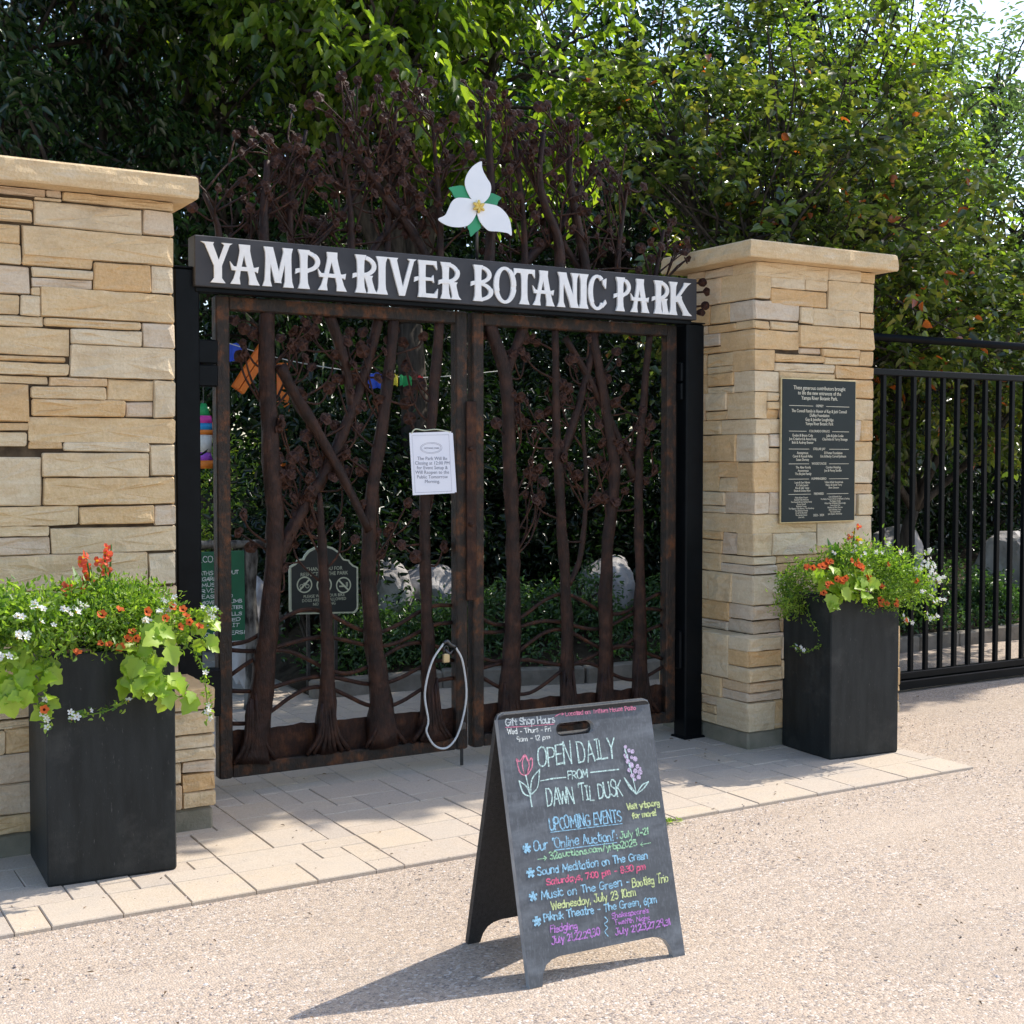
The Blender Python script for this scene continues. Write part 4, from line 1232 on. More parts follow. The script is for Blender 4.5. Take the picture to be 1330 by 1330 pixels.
for i, p in enumerate(SEP):
    mb = MB(); mb.prism(smooth_poly(zp(p), 2), 5.889, 5.893); mb.build('sepal', M['green_enamel'], tf)
for i, p in enumerate(PET):
    mb = MB(); mb.prism(smooth_poly(zp(p)), 5.880 - i * .0021, 5.884 - i * .0021); mb.build('petal', M['enamel'], tf)
st = MB()
for i in range(6):
    a = PI / 6 + i * PI / 3
    st.tube([(3.262, 5.872, 2.89), (3.262 + .022 * math.cos(a), 5.866, 2.89 + .02 * math.sin(a)), (3.262 + .036 * math.cos(a), 5.87, 2.89 + .032 * math.sin(a))], [.006, .010, .005], 6, 0, 2)
st.build('stamens', M['yellow'], tf, smooth=True)
rd = MB(); rd.tube([(3.268, 5.898, 2.614), (3.268, 5.898, 2.90)], .008, 8, 0, 1); rd.build('rod', M['steel'], tf, smooth=True)

# ------------------------------------------------------------------ rusty tree-crown sculpture above the sign
def sculpture():
    r = random.Random(77)
    root = thing('metal_tree_sculpture', 'rusty metal tree-crown sculpture with many small rosettes rising above the sign', 'sculpture', (3.2, 6.02, 2.37))
    Ys = 6.01
    def top(x):
        t = (x - 1.80) / (4.75 - 1.80)
        return 2.84 + .74 * max(0, math.sin(PI * min(1, max(0, t * .97 + .02)))) ** .75
    mains = [[(1.90, 2.45), (1.95, 2.66), (1.88, 2.84)], [(2.36, 2.38), (2.31, 2.8), (2.40, 3.2)], [(2.17, 2.38), (2.16, 2.7), (2.18, 3.02)], [(2.60, 2.38), (2.62, 2.8), (2.55, 3.2)], [(2.82, 2.38), (2.84, 2.9), (2.88, 3.38)], [(3.09, 2.38), (3.10, 2.8), (3.06, 3.3)],
             [(3.15, 2.40), (2.98, 2.72), (2.78, 2.95), (2.57, 3.22)], [(2.62, 2.42), (2.80, 2.72), (3.0, 2.9), (3.16, 3.15)], [(3.37, 2.38), (3.40, 2.9), (3.38, 3.42)], [(3.60, 2.38), (3.62, 2.8), (3.56, 3.3)],
             [(3.45, 2.40), (3.66, 2.68), (3.86, 2.86), (4.0, 3.1)], [(3.80, 2.38), (3.82, 2.75), (3.70, 3.05), (3.72, 3.34)], [(4.05, 2.38), (4.00, 2.7), (3.92, 3.05), (3.9, 3.3)], [(4.28, 2.38), (4.24, 2.7), (4.30, 3.12)], [(4.44, 2.38), (4.46, 2.6), (4.52, 2.9)], [(2.0, 2.45), (2.4, 2.62), (2.7, 2.98)], [(4.2, 2.45), (3.9, 2.75), (3.6, 3.25)]]
    lines = []
    for i, m in enumerate(mains):
        pts = [(x, Ys + .03 * math.sin(i * 2.1), z) for x, z in m]
        big = .033 if i in (2, 6, 8, 10, 11, 12) else .023
        mb = MB(); mb.tube(pts, [big, big * .85, big * .6, big * .4], 10, .25, 5, seed=i); mb.build('trunk', M['trunk_rust'], root, smooth=True)
        lines.append(smoothline(pts, 6))
    tw = MB(); tips = []
    tries = 0
    while len(tips) < 430 and tries < 6000:
        tries += 1
        l = r.choice(lines)
        p = l[r.randrange(len(l) // 4, len(l))]
        a = r.gauss(0, .75)
        ln = r.uniform(.12, .46)
        e = p + Vector((math.sin(a) * ln, r.uniform(-.07, .09), math.cos(a) * ln))
        if not (1.78 < e.x < 4.76) or e.z > top(e.x) + r.uniform(-.02, .06) or e.z < 2.66: continue
        if p.z < 2.55: continue
        md = p.lerp(e, .5) + Vector((r.uniform(-.05, .05), 0, r.uniform(-.04, .02)))
        tw.tube([p, md, e], [.0062, .0048, .0036], 5, 0, 3)
        tips.append(e)
        for _ in range(r.choice([0, 1, 1, 2])):
            e2 = md.lerp(e, r.uniform(.2, .8)) + Vector((r.uniform(-.12, .12), r.uniform(-.05, .05), r.uniform(-.02, .14)))
            if e2.z > top(e2.x) + .04 or e2.z < 2.64 or not 1.78 < e2.x < 4.76: continue
            tw.tube([md, md.lerp(e2, .5) + Vector((0, 0, .015)), e2], [.0055, .0045, .0038], 5, 0, 2)
            tips.append(e2)
    tw.build('twigs', M['rust'], root, smooth=True)
    tips.sort(key=lambda p: p.y)
    for p in tips[:100]: rosette(root, p, r, r.uniform(.75, 1.1))
    rosettes_merged('rosettes', root, tips[100:], r)
    # four stub rods with balls at the right end of the beam
    sb = MB()
    for dz, dx in ((2.60, .07), (2.55, .10), (2.47, .09), (2.43, .06)):
        sb.tube([(4.645, 5.96, dz), (4.66 + dx, 5.90, dz + .01)], .006, 6, 0, 1)
    sb.build('side_twigs', M['rust'], root, smooth=True)
    for dz, dx in ((2.60, .07), (2.55, .10), (2.47, .09), (2.43, .06)): rosette(root, Vector((4.66 + dx, 5.895, dz + .01)), r, .9)
sculpture()

# ------------------------------------------------------------------ donor plaque
pq = thing('donor_plaque', 'dark green donor plaque with pale lettering fixed to the stone pillar', 'plaque', (5.327, 5.585, 1.24))
PX0, PX1, PZ0, PZ1 = 5.040, 5.618, 1.243, 2.066
b1 = MB(); b1.box((PX0, 5.578, PZ0), (PX1, 5.592, PZ1), bev=.003); b1.build('rim', M['brass'], pq)
b2 = MB(); b2.box((PX0 + .008, 5.5755, PZ0 + .008), (PX1 - .008, 5.5785, PZ1 - .008)); plate_o = b2.build('plate', M['plaque'], pq)
PW, PH = PX1 - PX0, PZ1 - PZ0
def pl_text(t, fx, fz, size, sx=.86): text_mesh(t, size, M['plaque_text'], 'text', plate_o, (PX0 + PW * fx, 5.5752, PZ1 - PH * fz), (PI / 2, 0, 0), 'CENTER', 1.0, .0004, .92, sx)
def pl_head(t, fz):
    pl_text(t, .5, fz + .006, .0195)
    rl = MB()
    hw = .013 * len(t) / PW * .42 + .03
    for a, b in ((.10, .5 - hw), (.5 + hw, .90)): rl.box((PX0 + PW * a, 5.5748, PZ1 - PH * fz - .0012), (PX0 + PW * b, 5.5756, PZ1 - PH * fz + .0012))
    rl.build('rule', M['plaque_text'], plate_o)
pl_text("These generous contributors brought\nto life the new entrances of the\nYampa River Botanic Park.", .5, .078, .031, .84)
pl_head("OSPREY", .19)
pl_text("The Connell Family in Honor of Kay & Jack Connell\nDuffey Foundation\nGuy & Jennifer Loughridge\nYampa River Botanic Park", .5, .235, .026, .78)
pl_head("COLORADO SPRUCE", .365)
pl_text("Evelyn & Bruce Cole\nJon Crawford & Anna Fong\nBob & Audrey Enever", .28, .402, .022, .84)
pl_text("Julie & John Leslie\nCharlotte & Terry Strange", .71, .402, .022, .84)
pl_head("STELLAR JAY", .488)
pl_text("Anonymous\nCarol & Russell Atha\nSusan Dorsey", .28, .522, .021, .84)
pl_text("El Pomar Foundation\nEric & Becky Cornell Johnson", .69, .522, .021, .80)
pl_head("WOOD'S ROSE", .59)
pl_text("The Alter Family\nAnonymous\nThe Boyatt Family", .29, .622, .020, .84)
pl_text("Cordon Hotaling\nJoe & Penny Sandler", .69, .622, .020, .84)
pl_head("HUMMINGBIRD", .695)
pl_text("Louis & Sara Nijsten\nB. Cadet Jewett\nRon & Sally Teeny\nEdwin & Donna Flynn", .28, .725, .017, .84)
pl_text("Tallies & Bob Stonebreak\nNancy & Daniel Terry\nSteve Dawson", .70, .725, .017, .84)
pl_head("FIREWEED", .80)
pl_text("Helen & Jane Cooper\nDavid & Kelly McKenna\nThe Frost & Brown Starling Family\nDonna Howell\nKimberly Crouse\nThe Haynes / The Barnes / The Northrop\nThe Dickinson Family\nEric & Pat Burnside\nThe Garden House\nLuke Solis", .27, .828, .0135, .84)
pl_text("Cary & Elizabeth Pope\nThe Bailey House in Honor of Barbara G. Darling\nThe Biggers Family\nWhite River Rebekah & Rose Lodge\nCurtis & Joni Tait\nMadison & Chris Morrow\nJane & Richard Terry\nThe Grand Family\nJohn & Jason Abernethy", .72, .826, .0135, .84)
pl_text("2023 - 2024", .5, .955, .019, .9)

# ------------------------------------------------------------------ chalkboard sandwich sign
P0, P1, T0 = Vector((2.029, 3.337, 0)), Vector((2.602, 3.312, 0)), Vector((2.024, 3.555, .803))
U = (P1 - P0); BW = U.length; U.normalize()
Vv = T0 - P0; Vv -= U * Vv.dot(U); BL = Vv.length; Vv.normalize()
sb = thing('sandwich_board', 'black folding chalkboard sign with coloured chalk writing, standing on the gravel', 'chalkboard', (2.31, 3.55, 0))
def panel(O, U, V, L, name, mat, edge, th=.022, holes=True):
    N = U.cross(V)
    mb = MB()
    # outline with the foot arch; the hand hole is a notch joined by a bridge of faces
    arch = [(.045, 0), (.052, .035), (.066, .058), (.088, .071), (.115, .076)]
    A = arch + [(BW - x, y) for x, y in arch[::-1]]
    hx0, hx1, hz0, hz1 = .205, .348, .739, .781
    hole = []
    for cx, a0 in ((hx1 - .021, -90), (hx0 + .021, 90)):
        for k in range(9):
            a = R(a0 + 180 * k / 8)
            hole.append((cx + .021 * math.cos(a), (hz0 + hz1) / 2 + .021 * math.sin(a)))
    def poly(pts): return pts
    parts = [
        [(0, 0), (.045, 0), (.052, .035), (.066, .058), (.088, .071), (.115, .076), (.115, .70), (0, .70)],
        [(.115, .076), (BW - .115, .076), (BW - .115, .70), (.115, .70)],
        [(BW - .115, .076), (BW - .088, .071), (BW - .066, .058), (BW - .052, .035), (BW - .045, 0), (BW, 0), (BW, .70), (BW - .115, .70)],
    ]
    lr = [p for p in hole[:9]]      # right half: -90..90
    ll = [p for p in hole[9:]]      # left half: 90..270
    mx = (hx0 + hx1) / 2
    parts.append([(0, .70), (.115, .70), (mx, .70), (mx, hz0)] + ll[::-1] + [(mx, hz1), (mx, L), (.02, L), (.006, L - .006), (0, L - .02)])
    parts.append([(mx, .70), (BW - .115, .70), (BW, .70), (BW, L - .02), (BW - .006, L - .006), (BW - .02, L), (mx, L), (mx, hz1)] + lr[::-1] + [(mx, hz0)])
    for pt in parts:
        n = len(mb.v)
        for d in (0, -th):
            for (u, v) in pt: mb.v.append(tuple(O + U * u + V * v + N * d))
        m = len(pt)
        mb.face([n + i for i in range(m)], mat=0)
        mb.face([n + m + i for i in range(m - 1, -1, -1)], mat=1)
    def wall(loop, flip):
        n = len(mb.v)
        for (u, v) in loop:
            mb.v.append(tuple(O + U * u + V * v)); mb.v.append(tuple(O + U * u + V * v - N * th))
        m = len(loop)
        for i in range(m):
            j = (i + 1) % m
            q = (n + i * 2, n + i * 2 + 1, n + j * 2 + 1, n + j * 2)
            mb.face(q[::-1] if flip else q, mat=2)
    wall([(0, 0)] + A + [(BW, 0), (BW, L - .02), (BW - .006, L - .006), (BW - .02, L), (.02, L), (.006, L - .006), (0, L - .02)], False)
    wall(hole, True)
    return mb.build(name, [mat, M['board_back'], edge], sb)
front_o = panel(P0, U, Vv, BL, 'front_panel', M['board'], M['board_edge'])
# back panel: mirrored about the ridge
Yd = Vector((-U.y, U.x, 0))
RID = P0 + Vv * BL
ang = math.acos(max(-1, min(1, Vv.z)))
Bv = (-Yd * math.sin(ang) + Vector((0, 0, 1)) * math.cos(ang))
BO = RID + U * BW + Yd * .012 - Bv * BL
panel(BO, -U, Bv, BL, 'back_panel', M['board_back'], M['board_back'])
hg = MB()
for u in (.10, BW - .10): hg.tube([P0 + Vv * (BL - .012) + U * (u - .03) + Yd * .008, P0 + Vv * (BL - .012) + U * (u + .03) + Yd * .008], .010, 8, 0, 1)
hg.build('hinge', M['black'], sb, smooth=True)
sc_ = MB()
CK = Chalk(P0, U, Vv, 8)
CHALK = [
('w', 'Gift Shop Hours', .026, .792, .203, .785, .023), ('w', 'Wed - Thurs - Fri', .029, .764, .186, .759, .016), ('w', '9am - 12 pm', .059, .738, .178, .735, .015),
('p', 'Located on Trillium House Patio', .247, .802, .516, .798, .014), ('c', 'OPEN DAILY', .124, .649, .413, .649, .066), ('c', 'FROM', .226, .602, .3, .600, .027), ('c', "DAWN 'TIL DUSK", .139, .529, .418, .527, .049),
('y', 'Visit yrbp.org', .429, .481, .557, .48, .019), ('y', 'for more!', .446, .451, .538, .449, .019), ('b', 'UPCOMING EVENTS', .137, .454, .404, .447, .037), ('b', 'Our "Online Auction!":', .072, .4, .379, .392, .030), ('g', 'July 11-21', .389, .396, .498, .394, .022),
('g', '32auctions.com/yrbp2025', .124, .367, .447, .364, .020), ('b', 'Sound Meditation on The Green', .074, .324, .483, .318, .025), ('r', 'Saturdays, 7:00 pm - 8:30 pm', .101, .29, .468, .287, .020), ('b', 'Music on The Green -', .077, .252, .399, .247, .025),
('y', 'Bootleg Trio', .41, .239, .549, .237, .027), ('y', 'Wednesday, July 23 10am', .108, .216, .42, .211, .024), ('b', 'Piknik Theatre - The Green, 6pm', .077, .186, .494, .178, .024), ('v', 'Fledgling', .094, .149, .19, .148, .021), ('v', 'July 21,22,29,30', .093, .115, .267, .115, .021),
('v', "Shakespeare's", .319, .156, .458, .153, .016), ('v', 'Twelfth Night', .325, .135, .457, .130, .014), ('v', 'July 21,23,27,29,31', .324, .105, .534, .103, .020)]
for k, t, u0, v0, u1, v1, h in CHALK:
    mb = MB()
    CK.text(mb, t, u0, v0, u1, v1, h, 0.0050 if h > .03 else .0042 if h > .017 else .0031)
    mb.build('chalk_writing', M['chalk_' + k], front_o)
def chalk_draw(name, k, strokes, wd=.004, smooth=True):
    mb = MB()
    for s in strokes: CK.stroke(mb, s, wd, smooth)
    mb.build(name, M['chalk_' + k], front_o)
chalk_draw('chalk_underline', 'p', [[(.025, .786), (.11, .782), (.201, .780)]], .0028)
chalk_draw('chalk_underline', 'b', [[(.138, .447), (.404, .440)], [(.145, .391), (.374, .384)]], .003)
chalk_draw('chalk_flourish', 'c', [[(.124, .608), (.17, .610), (.218, .609)]], .0038)
chalk_draw('chalk_flourish', 'c', [[(.311, .614), (.419, .612)]], .0038)
chalk_draw('chalk_arrow', 'p', [[(.208, .804), (.225, .810), (.240, .809)], [(.233, .814), (.240, .809), (.232, .805)]], .003, False)
chalk_draw('chalk_arrow', 'g', [[(.081, .372), (.112, .372)], [(.104, .379), (.112, .372), (.104, .366)], [(.502, .366), (.462, .365)], [(.470, .372), (.462, .365), (.470, .359)]], .003, False)
chalk_draw('chalk_tulip', 'p', [[(.05, .685), (.06, .676), (.081, .695), (.09, .673), (.104, .683), (.101, .655), (.079, .632), (.059, .638), (.052, .658), (.05, .685)], [(.081, .693), (.068, .671), (.070, .636)], [(.081, .693), (.092, .665), (.082, .636)]], .0042)
chalk_draw('chalk_stem', 'c', [[(.075, .631), (.081, .579), (.083, .533)], [(.049, .617), (.074, .595), (.083, .564)], [(.083, .564), (.059, .578), (.049, .617)], [(.127, .644), (.095, .616), (.083, .568)], [(.083, .568), (.112, .591), (.127, .644)]], .0042)
chalk_draw('chalk_stem', 'c', [[(.451, .682), (.465, .60), (.473, .526)], [(.435, .583), (.473, .526)], [(.473, .526), (.450, .551), (.435, .583)], [(.526, .56), (.500, .552), (.473, .526)], [(.473, .526), (.503, .540), (.526, .56)]], .0042)
dm = MB()
for (u, v), q in zip([(.456, .681), (.468, .668), (.455, .65), (.481, .663), (.487, .638), (.457, .634), (.469, .62), (.492, .614), (.458, .606), (.498, .594), (.468, .585), (.491, .579), (.452, .668), (.474, .645), (.480, .600), (.448, .655), (.502, .607), (.475, .573)], [6, 6, 8, 7, 8, 8, 9, 7, 7, 9, 8, 8, 4, 6, 8, 4, 4, 5]):
    q *= .0010
    CK.stroke(dm, [(u + q * .55 * math.cos(a * PI / 4), v + q * .55 * math.sin(a * PI / 4)) for a in range(9)], q * 1.0)
dm.build('chalk_blossom', M['chalk_l'], front_o)
for (u, v) in [(.048, .41), (.05, .335), (.049, .265), (.051, .19)]:
    sm = MB()
    for k in range(5):
        a = PI / 2 + k * 2 * PI / 5
        CK.stroke(sm, [(u - .002 * math.cos(a), v - .002 * math.sin(a)), (u + .0125 * math.cos(a), v + .0125 * math.sin(a))], .0095)
    sm.build('chalk_star', M['chalk_b'], front_o)
chalk_draw('chalk_curl', 'b', [[(.293, .165), (.302, .152), (.288, .144), (.298, .131), (.286, .122), (.296, .105)]], .003)

# ------------------------------------------------------------------ planters
def planter(label, cx, cy, sx, sy, h, rz):
    root = thing('planter', label, 'planter', (cx, cy, 0), 'tall black planters')
    c, s = math.cos(rz), math.sin(rz)
    def loop(mb, ins, z):
        b = len(mb.v)
        e = .006
        ax, ay = sx / 2 - ins, sy / 2 - ins
        for x, y in ((-ax, -ay + e), (-ax + e, -ay), (ax - e, -ay), (ax, -ay + e), (ax, ay - e), (ax - e, ay), (-ax + e, ay), (-ax, ay - e)):
            mb.v.append((cx + x * c - y * s, cy + x * s + y * c, z))
        return b
    mb = MB()
    ls = [loop(mb, .004, .010), loop(mb, .0, .02), loop(mb, .0, h - .006), loop(mb, .003, h), loop(mb, .025, h), loop(mb, .028, h - .012), loop(mb, .028, h - .10)]
    for a, b in zip(ls, ls[1:]):
        for j in range(8): mb.face((a + j, a + (j + 1) % 8, b + (j + 1) % 8, b + j))
    mb.face([ls[0] + j for j in range(7, -1, -1)])
    mb.build('box', M['planter'], root)
    so = MB(); a = loop(so, .029, h - .04); so.face([a + j for j in range(8)]); so.build('soil', M['soil'], root)
    return root
planter('tall black square planter of flowers in front of the left pillar', 1.203, 5.23, .48, .44, .88, R(-2.5))
planter('tall black square planter of flowers in front of the plaque pillar by the fence', 5.198, 5.262, .465, .415, .865, R(-5))

def flower_mesh(name, petals, r, cup, mats, throat=.28, notch=.12):
    """petal ring facing -Y, with a dark throat"""
    mb = MB()
    n = petals * 4
    c = mb.add((0, .006 + cup, 0))
    r1, r2 = [], []
    for i in range(n):
        a = 2 * PI * i / n
        k = abs(math.cos(a * petals / 2))
        r1.append(mb.add((r * throat * math.cos(a), cup * .5, r * throat * math.sin(a))))
        rr = r * (1 - notch * 2 * (1 - k))
        r2.append(mb.add((rr * math.cos(a), -.002 + cup * .15 * (1 - k), rr * math.sin(a))))
    for i in range(n):
        j = (i + 1) % n
        mb.face((c, r1[j], r1[i]), .5, 1 if len(mats) > 1 else 0)
        mb.face((r1[i], r1[j], r2[j], r2[i]), .3 + .6 * abs(math.cos(PI * i / n * petals)), 0)
    return mb.mesh(name, mats)
FL_O = flower_mesh('orange_flower', 5, .0155, .012, [M['petal_orange'], M['petal_dark']])
FL_W = flower_mesh('white_flower', 5, .0098, .002, [M['petal_white'], M['petal_yellow']], .16, .26)
FL_C = flower_mesh('coral_flower', 3, .030, .03, [M['petal_coral'], M['petal_yellow']], .25, .30)
FL_Y = flower_mesh('yellow_flower', 3, .026, .02, [M['petal_yellow'], M['petal_coral']], .25, .30)

def mound(root, name, mat, ell, n, L, wr, seed, sig=.02, tclump=.35, clumps=160, hang=0.0):
    """small-leaved mound filling ellipsoids ell = [(x,y,z,rx,ry,rz)]"""
    rng = np.random.default_rng(seed)
    k = rng.integers(0, len(ell), clumps)
    E = np.array(ell)[k]
    d = unit(rng, clumps)
    d[:, 2] = np.where(d[:, 2] < -.55, -d[:, 2], d[:, 2])
    c = E[:, :3] + d * E[:, 3:6] * (rng.uniform(.25, 1, clumps) ** .5)[:, None]
    per = n // clumps
    P, D, N, LL, t = clump_leaves(rng, c, per, (sig, sig, sig), L, .5, None, .0, tclump)
    D[:, 2] += .35
    link(name, leafmesh(name, P, D, N, LL, wr, t, mat, tuple(WL[root]), .2, .15), root, WL[root])
    return c, d

def bloom(root, name, me, pts, r, sc=(.85, 1.2), face=(0, -.8, .5)):
    for p in pts:
        dirv = Vector(face) + Vector((r.uniform(-.6, .6), r.uniform(-.5, .4), r.uniform(-.5, .6)))
        q = (-dirv).normalized().to_track_quat('Y', 'Z').to_euler()
        o = link(name, me, root, p, q)
        s = r.uniform(*sc)
        o.scale = (s, s, s)

def scatter_front(ell, n, r):
    out = []
    while len(out) < n:
        e = r.choice(ell)
        d = Vector((r.gauss(0, 1), r.gauss(-.8, .7), r.gauss(.35, .6))).normalized()
        if d.z < -.35 or d.y > .25: continue
        c = Vector((e[0] + d.x * e[3] * 1.12, e[1] + d.y * e[4] * 1.15 - .02, e[2] + d.z * e[5] * 1.18 + .01))
        for _ in range(r.randint(2, 5)): out.append(c + Vector((r.uniform(-.028, .028), r.uniform(-.015, .01), r.uniform(-.012, .016))))
    return out[:n]

def vine_leaf(mb, p, d, nrm, L, tone):
    d = Vector(d).normalized(); nrm = Vector(nrm)
    s = d.cross(nrm).normalized(); nrm = s.cross(d)
    out = [(0, 0), (.10, -.16), (.30, -.02), (.46, .10), (.40, .30), (.52, .48), (.30, .56), (.22, .74), (0, 1.0)]
    c0 = mb.add(Vector(p)); mid = mb.add(Vector(p) + d * L * .45 - nrm * L * .05); tip = mb.add(Vector(p) + d * L - nrm * L * .22)
    for sg in (-1, 1):
        ids = [c0] + [mb.add(Vector(p) + d * L * (y + .06) + s * (sg * x * L) + nrm * (x * L * .28) - nrm * L * .22 * y * y) for x, y in out[1:-1]] + [tip]
        for a, b in zip(ids, ids[1:]):
            mb.face((mid, a, b) if sg > 0 else (mid, b, a), min(1, max(0, tone)))
def vine(root, starts, seed, nl=14, L=(.05, .085)):
    r = random.Random(seed)
    lv, stm = MB(), MB()
    for pts in starts:
        sp = smoothline(pts, 6)
        stm.tube(sp, .003, 5, 0, 1)
        for i in range(nl):
            p = sp[int(r.random() * (len(sp) - 1))]
            o = Vector((r.uniform(-.05, .05), r.uniform(-.06, .005), r.uniform(-.03, .04)))
            dd = Vector((r.uniform(-.8, .8), r.uniform(-.45, .1), r.uniform(-1.0, .15)))
            nn = Vector((r.uniform(-.4, .5), -.8, r.uniform(.2, 1.0)))
            vine_leaf(lv, p + o, dd, nn, r.uniform(*L), r.uniform(.1, .95))
            stm.tube([p, p + o], .0018, 4, 0, 1)
    lv.build('leaves', LM['lime'], root, smooth=True); stm.build('stems', LM['mound'], root, smooth=True)

def blade(mb, p, top, w, bend, tone):
    p, top = Vector(p), Vector(top)
    ax = (top - p)
    s = ax.cross(Vector((bend[0], bend[1], 0.01))).normalized()
    n = 8
    rows = []
    for i in range(n + 1):
        t = i / n
        ww = w * math.sin(PI * min(1, t * .93 + .06)) ** .8
        q = p + ax * t + Vector((bend[0], bend[1], -.25)) * (t * t * .05)
        rows.append((mb.add(q - s * ww), mb.add(q + Vector((bend[0], bend[1], 0)) * -.15 * ww), mb.add(q + s * ww)))
    for a, b in zip(rows, rows[1:]):
        mb.face((a[0], a[1], b[1], b[0]), tone); mb.face((a[1], a[2], b[2], b[1]), tone)

def canna(label, base, top, r, n_fl):
    root = thing('canna', label, 'flower', base, 'cannas topping the planters')
    b = Vector(base)
    lf, stm = MB(), MB()
    for i in range(7):
        a = r.uniform(0, 2 * PI)
        hh = r.uniform(.16, .30) * (top - b.z) / .34
        blade(lf, b + Vector((r.uniform(-.03, .03), r.uniform(-.03, .03), 0)), b + Vector((math.cos(a) * .11, math.sin(a) * .09, hh)), r.uniform(.026, .042), (math.cos(a), math.sin(a)), r.random())
    lf.build('leaves', LM['canna'], root)
    pts = []
    for i in range(max(2, n_fl // 3)):
        e = Vector((b.x + r.uniform(-.07, .07), b.y + r.uniform(-.06, .04), top - r.uniform(0, .10)))
        stm.tube([b, b.lerp(e, .6) + Vector((r.uniform(-.02, .02), 0, 0)), e], [.006, .005, .003], 6)
        for j in range(3): pts.append(e + Vector((r.uniform(-.025, .025), r.uniform(-.02, .02), -j * .028 + r.uniform(-.01, .01))))
    stm.build('stems', LM['canna'], root, smooth=True)
    return root, pts

def plants_left():
    r = random.Random(31)
    bx = Vector((1.05, 5.2, .84))
    t = thing('trailing_bacopa', 'white-flowered trailing plant on the left side of the left planter', 'plant', bx, 'trailing white bacopas')
    c, d = mound(t, 'foliage', LM['mound'], [(.98, 5.12, .97, .26, .20, .13), (.82, 5.06, .95, .20, .16, .16), (1.20, 5.18, 1.0, .22, .16, .09)], 7000, .027, .5, 41, .034, .5, 190)
    w = scatter_front([(.98, 5.12, .97, .26, .20, .13), (.82, 5.06, .95, .20, .16, .16), (.82, 5.06, .95, .20, .16, .16), (1.25, 5.16, 1.0, .24, .16, .09)], 78, r)
    lvP = []
    for pts in ([(1.42, 4.97, .86), (1.30, 4.93, .74), (1.16, 4.93, .67), (1.02, 4.94, .66)], [(1.46, 5.05, .90), (1.535, 5.02, .82), (1.555, 5.0, .70), (1.56, 5.0, .60)], [(.95, 4.98, .86), (.94, 4.96, .72), (.95, 4.95, .62)], [(1.44, 5.02, .98), (1.54, 5.0, 1.02), (1.60, 5.0, 1.0)]):
        s = smoothline(pts, 6); tr_ = MB(); tr_.tube(s, .0022, 4, 0, 1); tr_.build('trailing_stem', LM['mound'], t, smooth=True)
        for p in s:
            for _ in range(5): lvP.append(p + Vector((r.uniform(-.02, .02), r.uniform(-.02, .02), r.uniform(-.02, .02))))
        for p in s[-4:]: w.append(p + Vector((r.uniform(-.02, .02), -.015, r.uniform(-.015, .02))))
        w.append(s[len(s) // 2] + Vector((0, -.02, .01)))
    rng = np.random.default_rng(3)
    n = len(lvP)
    link('trailing_leaves', leafmesh('trailing_leaves', np.array([tuple(p) for p in lvP]), unit(rng, n), unit(rng, n) + np.array([0, -.6, .5]), rng.uniform(.015, .026, n), .55, rng.random(n), LM['mound'], tuple(bx)), t, bx)
    bloom(t, 'white_flower', FL_W, w[:99], r, (1.1, 1.75), (0, -.7, .7))
    bx = Vector((1.32, 5.16, .84))
    t = thing('calibrachoa', 'orange-flowered mounding plant across the front of the left planter', 'plant', bx, 'orange calibrachoas')
    c, d = mound(t, 'foliage', LM['cover'] if False else LM['mound'], [(1.34, 5.09, .955, .17, .14, .10), (1.15, 5.06, .95, .17, .13, .09), (1.28, 5.16, 1.03, .20, .12, .06)], 6500, .021, .38, 43, .03, .5, 180)
    fl = [(1.05, 4.94, .90), (1.14, 4.95, .925), (1.165, 4.94, .92), (1.205, 4.935, .905), (1.235, 4.935, .935), (1.265, 4.93, .935), (1.25, 4.94, .962), (1.145, 4.96, 1.03), (1.215, 4.97, 1.045), (1.36, 4.96, .945), (1.375, 4.955, .925), (1.44, 4.96, .965), (1.475, 4.965, .98), (1.465, 4.97, 1.005), (1.455, 4.98, 1.03), (1.385, 4.97, 1.0), (1.315, 4.96, 1.03), (1.52, 4.98, .96), (1.42, 5.0, 1.04), (.93, 4.93, .70)]
    bloom(t, 'orange_flower', FL_O, [Vector(p) + Vector((0, -.02, 0)) for p in fl], r, (1.0, 1.35))
    vt = thing('sweet_potato_vine', 'lime-leaved vine spilling down the front of the left planter', 'plant', (1.28, 5.02, .86), 'lime sweet potato vines')
    vine(vt, [[(1.27, 5.0, .90), (1.25, 4.94, .82), (1.26, 4.93, .74)], [(1.30, 5.0, .92), (1.31, 4.93, .80), (1.33, 4.92, .70)], [(1.33, 4.98, .88), (1.36, 4.92, .78), (1.42, 4.91, .70), (1.46, 4.91, .745)], [(1.36, 5.0, 1.0), (1.35, 4.95, .95), (1.34, 4.94, .9)]], 51, 13)
    vt = thing('sweet_potato_vine', 'lime-leaved vine hanging off the left end of the left planter', 'plant', (.92, 5.08, .86), 'lime sweet potato vines')
    vine(vt, [[(.92, 5.06, .90), (.86, 5.0, .80), (.84, 4.98, .70)], [(.90, 5.04, .88), (.90, 4.97, .78), (.92, 4.96, .70)], [(.86, 5.05, .92), (.80, 5.0, .82), (.79, 4.98, .74)]], 52, 14)
    vt = thing('sweet_potato_vine', 'lime-leaved vine reaching past the right edge of the left planter', 'plant', (1.46, 5.16, .88), 'lime sweet potato vines')
    vine(vt, [[(1.46, 5.12, .93), (1.53, 5.06, .93), (1.57, 5.02, .88)], [(1.46, 5.1, .95), (1.55, 5.05, .99), (1.60, 5.02, .96)]], 53, 8, (.045, .07))
    root, pts = canna('coral-flowered canna rising from the middle of the left planter', (1.21, 5.22, .84), 1.275, r, 15)
